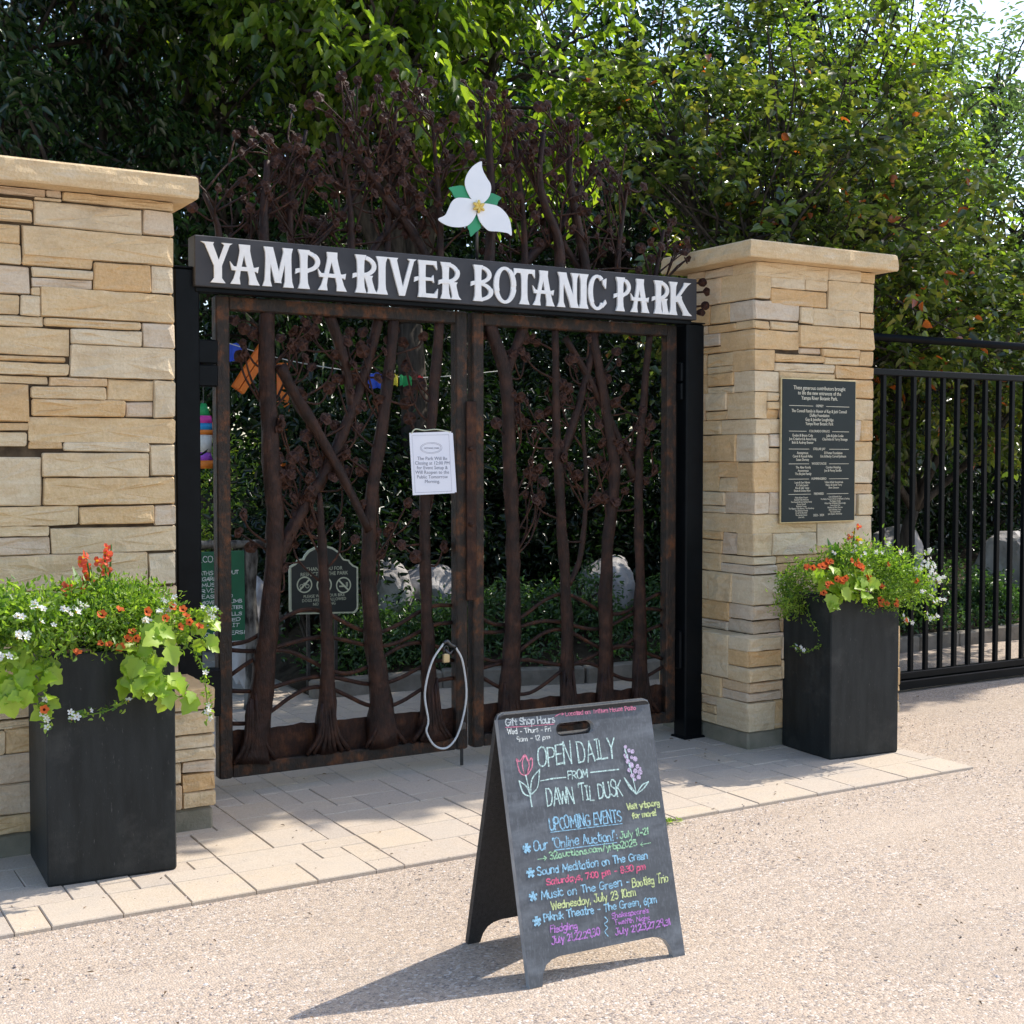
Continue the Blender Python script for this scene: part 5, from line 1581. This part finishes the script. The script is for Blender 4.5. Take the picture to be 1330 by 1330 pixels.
    bloom(root, 'coral_flower', FL_C, pts + [Vector((1.06, 5.14, 1.12)), Vector((1.065, 5.14, 1.095)), Vector((1.12, 5.14, 1.10))], r, (.55, .95), (0, -.6, .3))
plants_left()

def plants_right():
    r = random.Random(37)
    bx = Vector((5.3, 5.26, .83))
    t = thing('trailing_bacopa', 'white-flowered trailing plant spraying over the right side of the right planter', 'plant', bx, 'trailing white bacopas')
    c, d = mound(t, 'foliage', LM['mound'], [(5.34, 5.10, .97, .17, .15, .14), (5.50, 5.08, .90, .15, .13, .16), (5.18, 5.18, 1.01, .18, .14, .11)], 5600, .023, .40, 61, .034, .5, 170)
    w = scatter_front([(5.34, 5.10, .97, .17, .15, .14), (5.50, 5.08, .90, .15, .13, .16), (5.50, 5.08, .92, .15, .13, .16), (5.18, 5.18, 1.02, .16, .14, .11)], 36, r)
    lvP = []
    for pts in ([(5.40, 5.06, .95), (5.52, 5.0, 1.02), (5.62, 4.98, 1.03)], [(5.44, 5.05, .92), (5.56, 4.99, .96), (5.68, 4.97, .95)], [(5.46, 5.04, .88), (5.56, 4.98, .86), (5.66, 4.97, .82)], [(5.44, 5.02, .84), (5.53, 4.97, .76), (5.60, 4.96, .74)], [(5.34, 5.02, .86), (5.36, 4.98, .76), (5.42, 4.97, .73)], [(5.20, 5.14, 1.0), (5.14, 5.12, 1.10), (5.15, 5.1, 1.17)], [(5.48, 5.06, .98), (5.56, 5.02, 1.08), (5.60, 5.0, 1.10)],
                [(4.98, 5.3, .85), (4.94, 5.22, .74), (4.97, 5.16, .64), (4.90, 5.2, .58), (4.86, 5.26, .60)]):
        s = smoothline(pts, 6); tr_ = MB(); tr_.tube(s, .0022, 4, 0, 1); tr_.build('trailing_stem', LM['mound'], t, smooth=True)
        for p in s:
            for _ in range(4): lvP.append(p + Vector((r.uniform(-.018, .018), r.uniform(-.018, .018), r.uniform(-.018, .018))))
        for p in s[-5:]: w.append(p + Vector((r.uniform(-.02, .02), -.012, r.uniform(-.015, .02))))
        w.append(s[len(s) // 2] + Vector((0, -.02, .01)))
    rng = np.random.default_rng(4)
    n = len(lvP)
    link('trailing_leaves', leafmesh('trailing_leaves', np.array([tuple(p) for p in lvP]), unit(rng, n), unit(rng, n) + np.array([0, -.6, .5]), rng.uniform(.012, .022, n), .5, rng.random(n), LM['mound'], tuple(bx)), t, bx)
    r.shuffle(w)
    bloom(t, 'white_flower', FL_W, w[:99], r, (1.0, 1.5))
    bx = Vector((5.0, 5.3, .83))
    t = thing('calibrachoa', 'orange-flowered mounding plant on the left corner of the right planter', 'plant', bx, 'orange calibrachoas')
    c, d = mound(t, 'foliage', LM['mound'], [(4.93, 5.26, .94, .12, .15, .11), (5.08, 5.16, .93, .12, .12, .09), (4.90, 5.34, .82, .09, .10, .16), (5.25, 5.02, .85, .12, .045, .06)], 3600, .022, .42, 63, .02, .5, 120)
    fl = []
    fl += [tuple(p) for p in scatter_front([(4.91, 5.22, .94, .13, .13, .12), (5.06, 5.14, .97, .12, .11, .09), (4.91, 5.22, .92, .12, .12, .12)], 40, r)]
    for p in ((5.22, 5.0, .93), (5.20, 4.99, .86), (5.24, 4.985, .84), (5.20, 4.99, .835), (5.31, 4.98, .85), (5.30, 4.975, .83), (5.46, 4.985, .95), (5.37, 4.965, .745), (5.30, 5.03, 1.04)): fl.append(p)
    bloom(t, 'orange_flower', FL_O, [Vector(p) + Vector((0, -.02, 0)) for p in fl], r, (1.0, 1.35))
    vt = thing('sweet_potato_vine', 'lime-leaved vine at the front corner of the right planter', 'plant', (5.02, 5.16, .86), 'lime sweet potato vines')
    vine(vt, [[(5.02, 5.16, .93), (4.99, 5.06, .96), (4.98, 5.02, .90)], [(5.04, 5.14, .95), (5.05, 5.03, .93), (5.06, 5.0, .86)], [(5.0, 5.15, .92), (4.95, 5.06, .88), (4.93, 5.04, .84)], [(5.06, 5.14, .98), (5.06, 5.04, 1.0), (5.07, 5.0, .94)], [(5.10, 5.14, 1.0), (5.12, 5.04, 1.0), (5.13, 5.0, .93)], [(4.98, 5.2, 1.0), (4.93, 5.12, 1.0), (4.92, 5.08, .93)]], 71, 10, (.05, .085))
    root, pts = canna('orange-flowered canna at the back of the right planter', (5.20, 5.24, .83), 1.25, r, 6)
    bloom(root, 'coral_flower', FL_C, pts[:4], r, (.5, .8), (0, -.6, .3))
    bloom(root, 'yellow_flower', FL_Y, pts[4:], r, (.7, 1.0), (0, -.6, .3))
plants_right()

# ------------------------------------------------------------------ black metal fence
def fence():
    x0, x1, Yf = 5.70, 12.4, 6.4
    root = thing('metal_fence', 'black metal picket fence running right from the plaque pillar', 'fence', (9, Yf, 0))
    for z0, z1, d in ((2.408, 2.458, .030), (2.176, 2.222, .024)):
        mb = MB()
        if z0 > 2.3: mb.tube([(x0, Yf, (z0 + z1) / 2), (x1, Yf, (z0 + z1) / 2)], .027, 14, 0, 1)
        else: mb.box((x0, Yf - d, z0), (x1, Yf + d, z1), bev=.006)
        mb.build('rail', M['black'], root, smooth=z0 > 2.3)
    mb = MB(); mb.box((x0, Yf - .024, .085), (x1, Yf + .024, .135), bev=.005); mb.build('rail', M['black'], root)
    mb = MB(); mb.box((x0, Yf - .045, .018), (x1, Yf + .03, .080), bev=.005); mb.build('bottom_track', M['black'], root)
    x = 5.825
    first = None
    while x < x1:
        if first is None:
            mb = MB(); mb.box((x - .0155, Yf - .0155, .13), (x + .0155, Yf + .0155, 2.18), bev=.003)
            first = mb.build('picket', M['black'], root, org=(x, Yf, 0))
        else:
            link('picket', first.data, root, (x, Yf, 0))
        x += .1455
fence()

# ------------------------------------------------------------------ behind the gate: boards, flags, frame
wb = thing('welcome_board', 'green welcome board with white writing hung in a log frame behind the gate', 'notice board', (2.6, 8.0, 0))
mb = MB(); mb.box((2.20, 7.985, .46), (2.74, 8.005, 1.03), bev=.004); wpan = mb.build('panel', M['sign_green'], wb)
for x, rr in ((2.795, .05), (2.16, .045)):
    mb = MB(); mb.tube([(x, 8.02, -.02), (x + .012, 8.02, .35), (x - .01, 8.03, .7), (x - .005, 8.02, 1.06)], [rr * 1.1, rr, rr * .9, rr * .95], 10, .3, 5); mb.build('log_post', M['log'], wb, smooth=True)
mb = MB(); mb.tube([(2.0, 8.02, 1.09), (2.4, 8.02, 1.075), (2.95, 8.02, 1.065)], [.03, .026, .028], 9, .3, 6); mb.build('log_beam', M['log'], wb, smooth=True)
cm = MB()
CW = Chalk((2.20, 7.984, .46), (1, 0, 0), (0, 0, 1), 5)
for t, u0, u1, v, h in (("WELCOME!", .17, .42, .505, .036), ("STAY ON PATHS AND OUT", .06, .50, .425, .024), ("OF BEDS REGARDLESS", .06, .44, .388, .022), ("CHILDREN MUST BE", .05, .44, .352, .021), ("SUPERVISED", .14, .42, .316, .022), ("WE ARE PLEASED TO", .05, .46, .278, .022), ("SHARE DONT MOVE OR CLIMB", .03, .52, .243, .020), ("ROCKS NOTE/POND WATER", .03, .525, .203, .020), ("AND SMALL WATERFALLS", .04, .515, .163, .020), ("AND WALLS FENCED", .06, .51, .127, .020), ("HAVE FUN ENJOY IT", .05, .50, .090, .020), ("THE COMING FLOWERS!", .04, .535, .042, .021)):
    CW.text(cm, t, u0, v, u1, v, h, .0042)
cm.build('writing', M['chalk_white'], wpan)

rs = thing('park_rules_sign', 'small black park rules sign with cream border and three prohibition symbols', 'sign', (3.405, 8.3, .1))
RP = [(3.157, .888), (3.19, .905), (3.212, .925), (3.215, .935), (3.255, .937), (3.268, .962), (3.295, .992), (3.345, 1.016), (3.405, 1.025), (3.465, 1.010), (3.513, .978), (3.540, .937), (3.552, .925), (3.590, .918), (3.600, .900), (3.625, .878), (3.656, .865), (3.656, .58), (3.648, .562), (3.630, .548), (3.183, .566), (3.165, .575), (3.157, .595)]
RC = (3.406, .76)
def shr(l, s): return [(RC[0] + (x - RC[0]) * s, RC[1] + (z - RC[1]) * s) for x, z in l]
mb = MB(); mb.prism(RP, 8.295, 8.315); mb.build('border', M['cream'], rs)
mb = MB(); mb.prism(shr(RP, .945), 8.292, 8.2952); rbd = mb.build('board', M['sign_black'], rs)
mb = MB()
for x in (3.30, 3.50): mb.box((x - .012, 8.316, .0), (x + .012, 8.335, .95), bev=.003)
mb.build('post', M['steel'], rs)
text_mesh("THANK YOU FOR\nRESPECTING THE PARK", .036, M['cream'], 'text', rbd, (3.406, 8.2915, .853), (PI / 2, 0, 0), 'CENTER', 1.0, .0004, .95, .92)
text_mesh("PLEASE WALK YOUR BIKE\nDOGS ARE NOT ALLOWED\nNO SMOKING", .029, M['cream'], 'text', rbd, (3.404, 8.2915, .672), (PI / 2, 0, 0), 'CENTER', 1.0, .0004, .95, .90)
for i, x in enumerate((3.262, 3.404, 3.546)):
    z = .762 - i * .008
    mb = MB()
    for q in band(x, z, .056, .056, 0, 360, .009, .009, 28): mb.prism(q, 8.2912, 8.2922)
    sgn = 1 if i == 0 else -1
    dx = .036
    mb.prism([(x - dx - .004, z - sgn * dx + .004 * sgn), (x - dx + .004, z - sgn * dx - .004 * sgn), (x + dx + .004, z + sgn * dx - .004 * sgn), (x + dx - .004, z + sgn * dx + .004 * sgn)], 8.2908, 8.2921)
    if i == 0:
        for cx_ in (-.02, .02):
            for q in band(x + cx_, z - .01, .015, .015, 0, 360, .004, .004, 14): mb.prism(q, 8.2914, 8.2923)
        mb.prism([(x - .02, z - .008), (x - .005, z + .014), (x + .018, z + .012), (x + .02, z - .010), (x + .014, z + .006), (x - .004, z + .008)], 8.2916, 8.2924)
    elif i == 1:
        mb.prism([(x - .028, z + .01), (x - .02, z + .018), (x + .015, z + .008), (x + .03, z + .02), (x + .02, z), (x + .02, z - .025), (x + .012, z - .025), (x + .010, z - .006), (x - .012, z - .004), (x - .014, z - .025), (x - .022, z - .025), (x - .02, z)], 8.2916, 8.2924)
    else:
        mb.prism([(x - .032, z - .012), (x + .012, z - .012), (x + .012, z - .002), (x - .032, z - .002)], 8.2916, 8.2924)
        for dxx in (.018, .027): mb.prism([(x + dxx, z - .012), (x + dxx + .005, z - .012), (x + dxx + .005, z + .02), (x + dxx, z + .02)], 8.2917, 8.2925)
    mb.build('symbol', M['cream'], rbd)

of = thing('orange_timber_frame', 'orange painted timber post and brace half hidden behind the left gate leaf', 'timber frame', (3.56, 9.5, 0))
mb = MB(); mb.box((3.54, 9.46, 1.55), (3.61, 9.55, 2.34), bev=.006); mb.build('post', M['orange'], of)
mb = MB(); mb.box((3.543, 9.463, 0), (3.607, 9.547, 1.549), bev=.006); mb.build('post_foot', M['bark'], of)
for a in (0, .054):
    q = lambda t, o: (3.15 + .20 * t + .83 * o, 2.15 + .30 * t - .56 * o)
    mb = MB(); mb.prism([q(0, a), q(1.15, a), q(1.15, a + .046), q(0, a + .046)], 9.40, 9.455); mb.build('brace', M['orange'], of)
fl_root = thing('prayer_flags', 'string of small coloured cloth flags seen through the gate', 'flags', (4.3, 9.5, 2.3))
mb = MB(); mb.tube([(3.0, 9.45, 2.50), (3.6, 9.46, 2.36), (4.3, 9.5, 2.285), (4.8, 9.5, 2.27), (5.6, 9.5, 2.36)], .004, 5, 0, 6); mb.build('cord', M['wht'], fl_root, smooth=True)
def flag(x0, x1, z, h, m):
    mb = MB()
    n = 6
    for i in range(n + 1):
        x = x0 + (x1 - x0) * i / n
        for k in range(4): mb.v.append((x, 9.49 + .02 * math.sin(i * 1.6 + x * 9) * (k / 3), z - h * k / 3 + .008 * math.sin(i * 2.1)))
    for i in range(n):
        for k in range(3): mb.face((i * 4 + k, i * 4 + k + 1, i * 4 + 5 + k, i * 4 + 4 + k))
    mb.build('flag', M[m], fl_root)
flag(3.10, 3.26, 2.47, .13, 'blue'); flag(4.25, 4.42, 2.29, .12, 'blue'); flag(4.46, 4.535, 2.285, .09, 'yel'); flag(4.55, 4.665, 2.28, .085, 'grn'); flag(4.675, 4.76, 2.28, .10, 'red')
ws = thing('hanging_windsock', 'banded rainbow windsock hanging beside the left gate post', 'windsock', (2.955, 9.5, 1.5))
for z0, z1, r0, r1, m in ((1.93, 2.02, .02, .05, 'grn'), (1.875, 1.93, .055, .065, 'pink'), (1.825, 1.875, .062, .066, 'cyan'), (1.79, 1.825, .066, .066, 'org'), (1.66, 1.79, .062, .055, 'wht'), (1.60, 1.66, .05, .065, 'vio'), (1.54, 1.60, .07, .075, 'org')):
    mb = MB(); mb.tube([(2.955, 9.5, z1), (2.955, 9.5, z0)], [r0, r1], 14, 0, 1); mb.build('band', M[m], ws, smooth=True)
mb = MB(); mb.tube([(2.955, 9.5, 2.02), (2.955, 9.5, 2.47)], .004, 5, 0, 1); mb.build('cord', M['steel'], ws)
mb = MB(); mb.prism([(3.0, 1.90), (3.03, 1.86), (3.05, 1.72), (3.02, 1.72)], 9.47, 9.475); mb.build('ribbon', M['org'], ws)

# ------------------------------------------------------------------ boulders
def boulder(label, c, s, seed):
    import bmesh
    bm_ = bmesh.new()
    bmesh.ops.create_icosphere(bm_, subdivisions=4, radius=1)
    rg = random.Random(seed)
    planes = [(Vector((rg.gauss(0, 1), rg.gauss(0, 1), rg.gauss(0, .8))).normalized(), rg.uniform(.62, .9)) for _ in range(11)]
    o = Vector((seed * 3.1, 0, 0))
    for v in bm_.verts:
        p = v.co.copy()
        for nn, d in planes:
            k = p.dot(nn) - d
            if k > 0: p -= nn * k * .9
        p += p.normalized() * (noise.noise(p * 2.3 + o) * .10 + noise.noise(p * 7 + o) * .035)
        v.co = Vector((p.x * s[0], p.y * s[1], p.z * s[2]))
    me = bpy.data.meshes.new('boulder')
    bm_.to_mesh(me); bm_.free()
    me.materials.append(M['boulder'])
    ob = link('boulder', me, None, c, (0, 0, rg.uniform(0, 3)))
    tag(ob, label, 'boulder', 'boulders on the garden bank')
boulder('pale grey boulder just right of the park rules sign', (4.13, 8.95, .62), (.24, .26, .26), 1)
boulder('low grey boulder behind the meeting stiles of the gate, half under shrubs', (4.62, 9.1, .52), (.34, .3, .28), 2)
boulder('large pale boulder behind the right gate leaf at knee height', (6.05, 8.75, .50), (.34, .3, .33), 3)
boulder('boulder high on the bank behind the middle of the right gate leaf', (6.6, 10.2, 1.15), (.36, .3, .27), 4)
boulder('boulder high on the bank beside the hinge side of the right gate leaf', (7.45, 10.2, 1.12), (.42, .34, .36), 5)
boulder('pointed grey boulder behind the fence pickets nearest the right planter', (9.25, 8.6, .55), (.52, .35, .46), 6)
boulder('slab-sided grey boulder behind the fence at the right edge of the photo', (11.1, 8.8, .40), (.50, .42, .50), 7)
boulder('small grey boulder peeping above the right planter flowers', (8.35, 8.6, .50), (.26, .22, .30), 8)
boulder('upright pale rock beside the log post of the welcome board', (2.97, 8.5, .40), (.15, .18, .42), 9)

# ------------------------------------------------------------------ trees and shrubs
def pol(az, dist): return (math.sin(R(az)) * dist, math.cos(R(az)) * dist, 0)
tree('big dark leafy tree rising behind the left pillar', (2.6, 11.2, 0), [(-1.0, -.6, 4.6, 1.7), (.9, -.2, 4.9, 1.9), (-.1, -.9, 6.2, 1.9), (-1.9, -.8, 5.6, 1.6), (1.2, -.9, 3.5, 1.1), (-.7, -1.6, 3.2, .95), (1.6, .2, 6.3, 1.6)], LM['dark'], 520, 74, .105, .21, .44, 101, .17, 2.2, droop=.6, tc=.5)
tree('bright green maple branching over the top of the metal sculpture', (4.7, 9.6, .5), [(-.6, -.6, 4.6, 1.1), (.7, -.3, 4.5, 1.2), (0, 0, 5.6, 1.4), (-1.4, .2, 5.2, 1.0)], LM['maple'], 250, 64, .118, .21, .55, 102, .12, 2.2, droop=.6, tc=.4)
tree('purple-leaved crabapple spreading above the plaque pillar', (6.9, 7.75, .15), [(-.5, -.25, 3.2, 1.0), (.5, -.2, 3.0, 1.15), (.1, 0, 4.1, .95), (-.9, .1, 3.9, .7), (1.05, -.1, 3.5, .8), (-.2, .2, 2.5, .8), (1.2, .1, 2.4, .75)], LM['crab'], 330, 46, .090, .145, .64, 103, .09, 1.5, droop=.2, up=.5, tc=.5, shell=2.2)
tree('olive crabapple bush crowding behind the fence rails', (9.0, 8.35, .25), [(-.3, -.4, 2.3, .85), (.7, -.3, 2.3, .9), (0, 0, 3.0, .7), (-.9, -.2, 1.9, .65), (1.6, -.1, 2.1, .8), (.8, 0, 2.9, .6)], LM['crab'], 280, 46, .092, .145, .64, 104, .06, .9, droop=.2, up=.5, tc=.5, shell=2.2)
far_g = 'tall trees beyond the garden'
tree('tall pale green ash against the bright sky at the upper right', (13.9, 12.2, 0), [(-1.6, -.6, 5.2, 1.4), (.3, -.4, 4.4, 1.4), (-1.2, 0, 7.0, 1.5), (1.4, -.3, 3.4, 1.3), (-1.6, 0, 3.4, 1.3), (.5, .4, 5.9, 1.2), (1.9, 0, 5.0, 1.0), (-2.2, .4, 7.6, 1.2), (1.2, .2, 6.9, .9)], LM['far'], 400, 50, .125, .24, .42, 105, .16, 2.4, far_g, droop=.3, up=.4, tc=.4)
tree('dark green tree between the maple and the crabapple', (9.4, 12.6, 0), [(-1, -.4, 4.2, 1.5), (.6, -.5, 4.2, 1.5), (-.2, 0, 6.0, 1.8), (-1.3, .2, 6.4, 1.2), (1.2, 0, 5.8, 1.2), (0, -.6, 2.8, 1.3)], LM['dark'], 330, 60, .10, .24, .5, 106, .15, 2.2, far_g, droop=.4, tc=.5)
tree('dark tree filling the gap behind the left half of the sculpture', (5.4, 14.4, 0), [(-1.2, -.4, 4.4, 1.7), (.8, -.5, 4.2, 1.7), (-.2, 0, 6.4, 2.0), (1.8, 0, 6.2, 1.5), (-2, .2, 6.4, 1.6), (0, -.6, 2.8, 1.5)], LM['dark'], 360, 60, .115, .26, .5, 107, .16, 2.2, far_g, droop=.4, tc=.5)
tree('fresh green tree standing behind the crabapple top', (10.9, 10.7, 0), [(-.7, -.2, 4.6, 1.2), (.4, -.2, 4.3, 1.1), (-.3, 0, 5.9, 1.3), (.9, 0, 5.6, .9)], LM['maple'], 180, 46, .10, .22, .5, 108, .12, 2.4, far_g, droop=.35, tc=.4)
tree('hazy green tree at the far right edge beyond the fence', (16.6, 11.4, 0), [(-.8, -.3, 3.2, 1.5), (.8, -.2, 3.4, 1.5), (-.3, 0, 4.8, 1.4), (1.0, 0, 5.0, 1.1)], LM['far'], 260, 46, .13, .28, .42, 109, .14, 1.6, far_g, droop=.3, up=.4)
tree('roadside tree whose crown shades the pavers from just outside the photo', (11.2, 6.5, 0), [(-4.1, -.15, 6.1, .85, 1.2, .62, .9), (-2.9, -.1, 6.4, .9, 1.2, .62, 1), (-1.7, -.1, 6.7, .9, 1.2, .62, 1), (-.5, 0, 6.5, .9, 1.2, .65, 1), (-3.3, -.1, 7.6, .8, 1.2, .6, 1), (-2.0, 0, 7.9, .8, 1.2, .6, 1), (-.6, 0, 7.9, .9, 1.2, .6, 1), (1.0, .65, 6.9, .9, 1.2, .62, 1), (2.3, .7, 7.2, .9, 1.2, .62, 1), (1.6, .7, 8.4, .8, 1.2, .6, 1)], LM['far'], 420, 46, .13, .17, .5, 110, .15, 3.4, far_g, droop=.3, twigs=False)
sh_g = 'dark shrubs on the garden bank'
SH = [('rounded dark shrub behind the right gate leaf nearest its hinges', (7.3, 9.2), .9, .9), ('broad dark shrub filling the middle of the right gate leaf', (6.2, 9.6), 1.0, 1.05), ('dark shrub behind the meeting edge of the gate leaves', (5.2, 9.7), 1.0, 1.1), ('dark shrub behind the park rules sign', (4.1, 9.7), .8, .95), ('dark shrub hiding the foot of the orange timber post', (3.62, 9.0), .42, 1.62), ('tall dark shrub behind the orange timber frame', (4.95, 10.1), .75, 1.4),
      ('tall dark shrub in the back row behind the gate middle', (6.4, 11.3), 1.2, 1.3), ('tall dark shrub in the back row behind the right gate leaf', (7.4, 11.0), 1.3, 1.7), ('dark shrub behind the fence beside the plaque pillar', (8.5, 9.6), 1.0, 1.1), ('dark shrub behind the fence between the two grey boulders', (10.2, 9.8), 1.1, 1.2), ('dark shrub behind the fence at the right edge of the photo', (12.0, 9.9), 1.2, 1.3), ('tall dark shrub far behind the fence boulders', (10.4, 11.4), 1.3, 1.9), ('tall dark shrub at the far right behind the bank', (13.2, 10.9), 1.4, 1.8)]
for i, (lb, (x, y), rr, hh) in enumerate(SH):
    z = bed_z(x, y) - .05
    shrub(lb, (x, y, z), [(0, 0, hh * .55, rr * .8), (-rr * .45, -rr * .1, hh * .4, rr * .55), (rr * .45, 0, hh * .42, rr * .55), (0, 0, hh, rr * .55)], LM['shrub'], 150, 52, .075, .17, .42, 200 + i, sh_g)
sg2 = 'low green plants along the bank edge'
LOW = [('low pale-leaved plant right of the park rules sign post', (3.85, 8.55), .3), ('low plant under the pale boulder behind the left gate leaf', (4.35, 8.5), .32), ('low plant behind the meeting stiles of the gate', (4.95, 8.35), .34), ('low plant left of the large pale boulder behind the right leaf', (5.5, 8.35), .36), ('low bushy plant right of the large pale boulder', (6.35, 8.3), .30), ('low plant at the hinge side of the right gate leaf', (7.0, 8.4), .36), ('low plant behind the fence below the pointed boulder', (8.9, 8.15), .22), ('low flowering plant between the boulders behind the fence', (10.0, 8.2), .26), ('low plant in front of the slab-sided boulder', (10.9, 8.15), .22), ('tall leafy stem plant just right of the plaque pillar behind the fence', (7.75, 8.1), .45)]
for i, (lb, (x, y), rr) in enumerate(LOW):
    z = bed_z(x, y) - .03
    shrub(lb, (x, y, z), [(0, 0, rr * .6, rr * .85), (-rr * .6, 0, rr * .4, rr * .6), (rr * .6, 0, rr * .4, rr * .6)], LM['cover'], 80, 42, .045, .075, .42, 300 + i, sg2, 'low_plant', 'plant')

# sunny planting down the left-hand path
sl = 'sunlit plants far down the path'
for i, (lb, x, y, rr) in enumerate((('sunlit yellow-green bush far down the path behind the left stile', 4.05, 11.7, 1.35), ('sunlit green bush far down the path by the windsock', 3.62, 12.4, 1.3), ('yellow flowering bush beyond the welcome board', 3.75, 10.8, .40))):
    shrub(lb, (x, y, -.05), [(0, 0, rr * .7, rr * .8), (-.4 * rr, 0, rr * .5, rr * .5), (.4 * rr, 0, rr * .5, rr * .6)], LM['lawn'], 110, 44, .06, .13, .4, 400 + i, sl)
# ground cover and far wood
def cover():
    rng = np.random.default_rng(9)
    n = 34000
    x = rng.uniform(3.4, 14.5, n); d = rng.uniform(0.02, 1, n) ** 1.5 * 4.5
    y = np.array([bed_front(a) for a in x]) + d
    keep = np.array([noise.noise(Vector((a * 1.6, b * 1.6, 0))) > -.25 for a, b in zip(x, y)])
    x, y = x[keep], y[keep]
    z = np.array([bed_z(a, b) for a, b in zip(x, y)]) + rng.uniform(0, .12, len(x))
    m = len(x)
    N = unit(rng, m) * .7; N[:, 2] += .7
    D = unit(rng, m); D[:, 2] += .25
    o = link('ground_cover', leafmesh('ground_cover', np.stack([x, y, z], 1), D, N, rng.uniform(.03, .06, m), .45, rng.random(m), LM['cover']))
    tag(o, 'low dark green ground cover on the bank behind gate and fence', 'ground cover', kind='stuff')
cover()
def wood():
    rng = np.random.default_rng(10)
    c = []
    for _ in range(1500):
        az = rng.uniform(3, 58); dist = rng.uniform(17.5, 23)
        top = 8.5 if az < 36 else 8.5 - (az - 36) / 10 * 4.0 if az < 46 else 4.4 - (az - 46) * .2
        if 11.5 < az < 15.5: top = 9
        z = rng.uniform(.3, max(2.0, top) * rng.uniform(.75, 1.0))
        c.append((math.sin(R(az)) * dist, math.cos(R(az)) * dist, z))
    P, D, N, L, t = clump_leaves(rng, np.array(c), 46, (.55, .55, .4), .22, .5, None, .3, .4)
    o = link('far_woodland', leafmesh('far_woodland', P, D, N, L, .5, t, LM['dark']))
    tag(o, 'distant dense dark green woodland closing the view', 'woodland', kind='stuff')
wood()

# ------------------------------------------------------------------ small things on the ground
def pebbles():
    rng = np.random.default_rng(12)
    n = 26000
    x = rng.uniform(-1.2, 8.5, n); y = rng.uniform(2.2, 7.4, n)
    onp = (x > PV_X0) & (x < PV_X1 + .01) & (y > PV_Y0 - .005)
    ok = ~onp | ((rng.random(n) < .30 * np.exp(-(y - PV_Y0) / .09)) & (y < 5.2))
    ok &= ~((x > PV_X1 - .02) & (x < 5.6) & (y > 4.62) & (y < 5.0) & (rng.random(n) < .5))
    extra = rng.random(n) < .9
    ok &= extra
    x, y = x[ok], y[ok]
    m = len(x)
    s = rng.uniform(.0018, .0056, m) * np.where(rng.random(m) < .06, 1.6, 1)
    ang = rng.uniform(0, 2 * PI, m)
    base = np.array([(1, 0, 0), (.3, .9, 0), (-.8, .5, 0), (-.7, -.6, 0), (.4, -.8, 0), (.1, .05, .75)])
    V = base[None] * s[:, None, None] * rng.uniform(.75, 1.25, (m, 6, 1))
    ca, sa = np.cos(ang)[:, None], np.sin(ang)[:, None]
    X = V[:, :, 0] * ca - V[:, :, 1] * sa + x[:, None]
    Y = V[:, :, 0] * sa + V[:, :, 1] * ca + y[:, None]
    z0 = np.array([.012 * noise.noise(Vector((a * .9, b * .9, 0))) for a, b in zip(x, y)])
    z0 = np.where((x > PV_X0) & (x < PV_X1) & (y > PV_Y0), .0105, z0)
    Z = V[:, :, 2] + z0[:, None] - .0012
    vs = np.stack([X, Y, Z], 2).reshape(-1, 3)
    fs = []
    for i in range(m):
        b = i * 6
        for k in range(5): fs.append((b + k, b + (k + 1) % 5, b + 5))
    me = bpy.data.meshes.new('loose_pebbles')
    me.from_pydata(vs.tolist(), [], fs)
    me.materials.append(M['pebble'])
    at = me.attributes.new('tone', 'FLOAT', 'FACE')
    at.data.foreach_set('value', np.repeat(rng.random(m), 5).astype(np.float32))
    tag(link('loose_pebbles', me), 'loose small pebbles scattered over the gravel', 'pebbles', kind='stuff')
    k = 420
    x = rng.uniform(-.5, 8, k); y = rng.uniform(2.3, 6.2, k)
    P = np.stack([x, y, np.where((x < 5.5) & (y > 4.6), .014, .010)], 1)
    D = unit(rng, k); D[:, 2] *= .15
    N = unit(rng, k) * .3; N[:, 2] += 1
    tag(link('leaf_litter', leafmesh('leaf_litter', P, D, N, rng.uniform(.008, .026, k), .38, rng.random(k), M['litter'])), 'tiny dry leaf scraps scattered on pavers and gravel', 'leaf litter', kind='stuff')
pebbles()
wd_ = thing('weed', 'small green weed growing at the paver edge behind the chalkboard', 'weed', (2.93, 4.585, 0))
rng = np.random.default_rng(2)
nn_ = 60
Pw = np.stack([3.50 + rng.normal(0, .03, nn_), 4.585 + rng.normal(0, .012, nn_), np.full(nn_, .006)], 1)
Dw = unit(rng, nn_); Dw[:, 2] = abs(Dw[:, 2]) * .6
link('leaves', leafmesh('leaves', Pw, Dw, unit(rng, nn_) * .4 + np.array([0, 0, 1]), rng.uniform(.014, .03, nn_), .3, rng.random(nn_), LM['mound'], (2.93, 4.585, 0)), wd_, (2.93, 4.585, 0))
